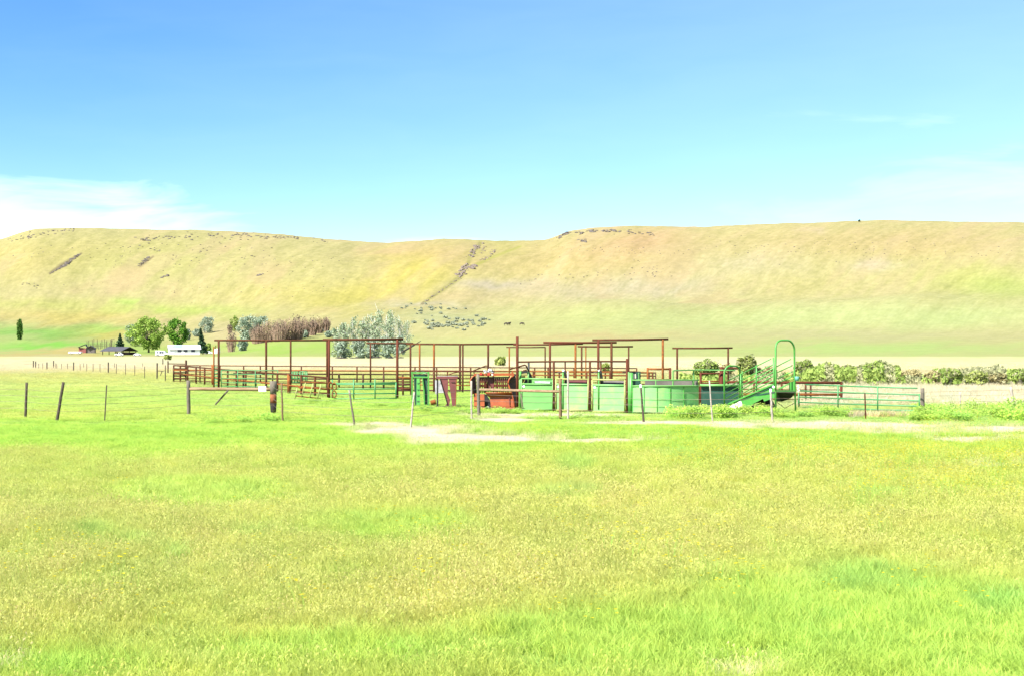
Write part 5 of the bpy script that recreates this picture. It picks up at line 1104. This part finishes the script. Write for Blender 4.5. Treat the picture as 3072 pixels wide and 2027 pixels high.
def blade(R, rad, h, lean, hw, n=4, base=None):
    a = R.uniform(0, 2*PI); r = rad * math.sqrt(R.random()); x, y = r*math.cos(a), r*math.sin(a)
    d = R.uniform(0, 2*PI); L_ = lean * R.uniform(.3, 1.2); hh = h * R.uniform(.55, 1.1)
    pts = [(x + math.cos(d)*L_*hh*t**1.8, y + math.sin(d)*L_*hh*t**1.8, hh*(t - .22*L_*t*t)) for t in np.linspace(0, 1, n)]
    s = R.uniform(0, 2*PI); return (pts, hw * R.uniform(.7, 1.3), (math.cos(s), math.sin(s)))
def plant_mat(name, trans=.5):
    m, nt, b = new_mat(name)
    t1 = nt.nodes.new('ShaderNodeAttribute'); t1.attribute_type = 'INSTANCER'; t1.attribute_name = 'tint'
    t2 = nt.nodes.new('ShaderNodeAttribute'); t2.attribute_type = 'INSTANCER'; t2.attribute_name = 'tint2'
    tp = nt.nodes.new('ShaderNodeAttribute'); tp.attribute_name = 'tip'
    r = nt.nodes.new('ShaderNodeMapRange'); r.inputs['From Min'].default_value = .35; r.inputs['From Max'].default_value = .95; nt.links.new(tp.outputs['Fac'], r.inputs[0])
    mx = nt.nodes.new('ShaderNodeMix'); mx.data_type = 'RGBA'; nt.links.new(r.outputs[0], mx.inputs['Factor']); nt.links.new(t1.outputs['Color'], mx.inputs['A']); nt.links.new(t2.outputs['Color'], mx.inputs['B'])
    c = mx.outputs['Result']; nt.links.new(c, b.inputs['Base Color']); b.inputs['Roughness'].default_value = .7; b.inputs['Specular IOR Level'].default_value = .2
    t = nt.nodes.new('ShaderNodeBsdfTranslucent'); nt.links.new(c, t.inputs[0]); s = nt.nodes.new('ShaderNodeMixShader'); s.inputs[0].default_value = trans
    nt.links.new(b.outputs[0], s.inputs[1]); nt.links.new(t.outputs[0], s.inputs[2]); nt.links.new(s.outputs[0], nt.nodes['Material Output'].inputs[0]); return m
pm = plant_mat('meadow_plant')
R = random.Random(33)
def seeding(n, heads):
    bl = [blade(R, .17, .19, .8, .0019) for _ in range(n)]
    for _ in range(heads):                                # nodding seed heads on thin stems
        st, hw, sd = blade(R, .18, .25, .35, .0011, 3); bl.append((st, hw, sd)); x, y, z = st[-1]; d = R.uniform(0, 2*PI)
        for q in range(3):
            l = R.uniform(.012, .030); dd = d + R.uniform(-.5, .5)
            bl.append(([(x, y, z), (x + math.cos(dd)*l*.6, y + math.sin(dd)*l*.6, z - .004 - .004*q), (x + math.cos(dd)*l, y + math.sin(dd)*l, z - .014 - .005*q)], .0036, (-math.sin(dd), math.cos(dd))))
    return bl
def seeding_tips(o, n, heads):                            # a whole seed head has the colour of the tips
    tv = np.empty(len(o.data.vertices), np.float32); o.data.attributes['tip'].data.foreach_get('value', tv); k = n * 7
    for _ in range(heads): k += 5; tv[k:k+15] = 1; k += 15
    o.data.attributes['tip'].data.foreach_set('value', tv)
for i in range(4): seeding_tips(kit(f'a_meadow_grass_{i}', seeding(56, 17), pm), 56, 17)         # 0-3 fine seeding grass
for i in range(3): kit(f'b_lush_grass_{i}', [blade(R, .16, .17, 1.0, .0028) for _ in range(66)], pm)            # 4-6 broad lush grass
for i in range(2):                                                                                             # 7-8 leafy weeds
    bl = []
    for _ in range(60):
        a = R.uniform(0, 2*PI); r = .22*math.sqrt(R.random()); z = R.uniform(.03, .42)*(1 - r); x, y = r*math.cos(a), r*math.sin(a); d = R.uniform(0, 2*PI); l = R.uniform(.05, .11)
        s = R.uniform(0, 2*PI); bl.append(([(x, y, z), (x + math.cos(d)*l*.5, y + math.sin(d)*l*.5, z + .03), (x + math.cos(d)*l, y + math.sin(d)*l, z + .015)], .022, (-math.sin(d), math.cos(d))))
    for _ in range(8): bl.append(blade(R, .1, .42, .3, .004, 3))
    kit(f'c_leafy_weed_{i}', bl, pm)
for i in range(2): kit(f'd_dry_stalks_{i}', [blade(R, .25, .75, .28, .006, 4) for _ in range(40)], pm)           # 9-10 tall dry grass
bl = []                                                                                                        # 11 flower heads on thin stems
for _ in range(5):
    p, hw, sd = blade(R, .2, .42, .3, .002, 3); bl.append((p, hw, sd)); x, y, z = p[-1]
    for k in range(5): d = k*1.257; bl.append(([(x, y, z), (x + .011*math.cos(d), y + .011*math.sin(d), z + .005), (x + .024*math.cos(d), y + .024*math.sin(d), z + .004)], .009, (-math.sin(d), math.cos(d))))
o = kit('e_flower', bl, pm)
tv = np.ones(len(o.data.vertices), np.float32); k_ = 0
for bi in range(len(bl)):
    n = len(bl[bi][0]); cnt = 2*(n-1) + 1
    if bi % 6 == 0: tv[k_:k_+cnt] = 0
    k_ += cnt
o.data.attributes['tip'].data.foreach_set('value', tv)
def scatter(name, X, Y, Z, idx, rot, scl, t1, t2):
    n = len(X); me = bpy.data.meshes.new(name); me.vertices.add(n); me.vertices.foreach_set('co', np.stack([X, Y, Z], 1).astype(np.float32).ravel())
    def A(nm, ty, v, key): a = me.attributes.new(nm, ty, 'POINT'); a.data.foreach_set(key, v.ravel())
    A('idx', 'INT', idx.astype(np.int32), 'value'); A('rot', 'FLOAT_VECTOR', rot.astype(np.float32), 'vector'); A('scl', 'FLOAT_VECTOR', scl.astype(np.float32), 'vector')
    one = np.ones((n, 1)); A('tint', 'FLOAT_COLOR', np.concatenate([t1, one], 1).astype(np.float32), 'color'); A('tint2', 'FLOAT_COLOR', np.concatenate([t2, one], 1).astype(np.float32), 'color')
    o = bpy.data.objects.new(name, me); COL.objects.link(o); o['kind'] = 'stuff'
    ng = bpy.data.node_groups.new(name + '_nodes', 'GeometryNodeTree')
    ng.interface.new_socket('Geometry', in_out='INPUT', socket_type='NodeSocketGeometry'); ng.interface.new_socket('Geometry', in_out='OUTPUT', socket_type='NodeSocketGeometry')
    gi = ng.nodes.new('NodeGroupInput'); go = ng.nodes.new('NodeGroupOutput'); ip = ng.nodes.new('GeometryNodeInstanceOnPoints'); ci = ng.nodes.new('GeometryNodeCollectionInfo')
    ci.inputs['Collection'].default_value = KIT; ci.inputs['Separate Children'].default_value = True; ci.inputs['Reset Children'].default_value = True
    def na(nm, ty): q = ng.nodes.new('GeometryNodeInputNamedAttribute'); q.data_type = ty; q.inputs['Name'].default_value = nm; return q.outputs['Attribute']
    l = ng.links.new; l(gi.outputs[0], ip.inputs['Points']); l(ci.outputs[0], ip.inputs['Instance']); ip.inputs['Pick Instance'].default_value = True
    l(na('idx', 'INT'), ip.inputs['Instance Index']); l(na('rot', 'FLOAT_VECTOR'), ip.inputs['Rotation']); l(na('scl', 'FLOAT_VECTOR'), ip.inputs['Scale']); l(ip.outputs[0], go.inputs[0])
    md = o.modifiers.new('scatter', 'NODES'); md.node_group = ng; return o
def sector(d0, d1, dens, half=.41):
    n = int(dens * (half * (d1*d1 - d0*d0) + 10 * (d1 - d0))); d = np.empty(0)
    while len(d) < n:                                     # a fan of ground a few metres wider than the view on either side
        q = rng.uniform(d0, d1, n); d = np.concatenate([d, q[rng.random(n) < (half*q + 5) / (half*d1 + 5)]])
    d = d[:n]; x = (half*d + 5) * rng.uniform(-1, 1, n); return x, d
TB = 2.33                                                  # blades shade one another: their own colour is a little lighter than the sward's
def grass(name, d0, d1, dens, sxy, sz):
    X, D = sector(d0, d1, dens)
    c, di, bl, lu = meadow(X, D)
    keep = rng.random(len(X)) > di * 1.15
    X, D, c, bl, lu = X[keep], D[keep], c[keep], bl[keep], lu[keep]; n = len(X)
    r = rng.random(n)
    dry = np.clip((c[:, 0] / c[:, 1] - .70) * 4, 0, 1)      # tan sward -> seeding grass, green sward -> lush
    idx = np.where(r < dry * .95, rng.integers(0, 4, n), rng.integers(4, 7, n)); idx = np.where(rng.random(n) < bl * .8, rng.integers(4, 7, n), idx)
    v = rng.lognormal(0, .10, (n, 1)); hue = rng.normal(0, .07, (n, 1)) * np.array([1, .2, -.2])
    near = (D < 60)[:, None]; t1 = c * TB * v * (1 + hue) * np.where(near, np.array([[1.03, .98, 1.02]]), np.array([[1., .96, 1.05]]))
    tan = lin((226, 224, 142)) / GAIN; pink = lin((226, 200, 150)) / GAIN
    head = np.where(rng.random((n, 1)) < .15, pink, tan)
    mh = dry[:, None] * np.where(near, .75, .1); t2 = t1 * (1 - mh) + head * TB * v * mh
    h = (.75 + .6 * fbm(X / 2.2, D / 2.2, 4)) * rng.uniform(.7, 1.2, n) * np.where(idx > 3, .8 + .5 * np.maximum(bl, lu), 1.0)
    scl = np.stack([sxy * rng.uniform(.8, 1.3, n)] * 2 + [sz * h], 1); rot = np.zeros((n, 3)); rot[:, 2] = rng.uniform(0, 6.28, n)
    return scatter(name, X, D, np.full(n, -.01), idx, rot, scl, np.clip(t1, .003, .8), np.clip(t2, .003, .8))
grass('meadow_grass', 8, 22, 46, 1.0, 1.0)
grass('meadow_grass', 22, 46, 22, 1.25, 1.0)
grass('meadow_grass', 46, 85, 5.0, 2.0, .75)
grass('meadow_grass', 85, 190, .9, 4.0, .8)
# rank weeds along the foot of the corral and at posts
def patch(name, rects, kinds, rgb, rgb2, sxy, sz, jit=.16, thin=0):
    P_ = []
    for (x0, x1, y0, y1, n) in rects:
        for _ in range(n): px, py = R.uniform(x0, x1), R.uniform(y0, y1); g = gp(px, py); P_.append((g.x, g.y)) if fbm(g.x / .8, g.y / 1.6, 6, 3) > thin else None
    P_ = np.array(P_); n = len(P_); v = rng.lognormal(0, jit, (n, 1)); hue = rng.normal(0, .12, (n, 1)) * np.array([1, .2, -.2])
    t1 = lin(rgb) / GAIN * TB * v * (1 + hue); t2 = lin(rgb2) / GAIN * TB * v
    h = .35 + 1.4 * fbm(P_[:, 0] / .9, P_[:, 1] / 1.3, 2) ** 1.3
    scl = np.stack([sxy * rng.uniform(.8, 1.3, n)] * 2 + [sz * h * rng.uniform(.8, 1.2, n)], 1); rot = np.zeros((n, 3)); rot[:, 2] = rng.uniform(0, 6.28, n)
    return scatter(name, P_[:, 0], P_[:, 1], np.full(n, -.01), rng.choice(kinds, n), rot, scl, np.clip(t1, .003, .8), np.clip(t2, .003, .8))
patch('rank_weeds', [(2000, 2330, 1240, 1256, 420), (2440, 2540, 1238, 1250, 90), (2740, 3090, 1230, 1262, 420)], [7, 8, 5, 4], (196, 234, 108), (208, 238, 122), 1.15, .98, thin=.42)
patch('low_weeds', [(2330, 2440, 1240, 1252, 90), (2560, 2740, 1242, 1252, 90), (1060, 1240, 1208, 1222, 90), (1240, 1560, 1230, 1240, 110), (800, 850, 1246, 1262, 40), (560, 830, 1252, 1268, 70), (880, 1000, 1196, 1212, 50), (1570, 1900, 1244, 1256, 40)], [7, 8, 5, 4], (188, 230, 104), (205, 236, 118), 1.0, .42, thin=.42)
patch('dry_grass', [(2400, 3100, 1170, 1216, 1300), (2180, 3100, 1150, 1166, 700), (2700, 3072, 1164, 1178, 300), (1240, 1330, 1100, 1140, 60)], [9, 10, 0, 1], (246, 236, 192), (252, 242, 210), 1.5, .42, .07)
patch('dry_weeds', [(2560, 2720, 1244, 1251, 40)], [9, 10, 7], (226, 206, 165), (236, 220, 180), 1.1, .4)
patch('wildflowers', [(2000, 3090, 1290, 1420, 900), (1500, 2200, 1280, 1330, 130), (600, 1100, 1240, 1262, 60), (0, 3072, 1500, 1900, 90), (2500, 3090, 1400, 1520, 160)], [11], (170, 225, 95), (250, 232, 40), 1.0, .9)
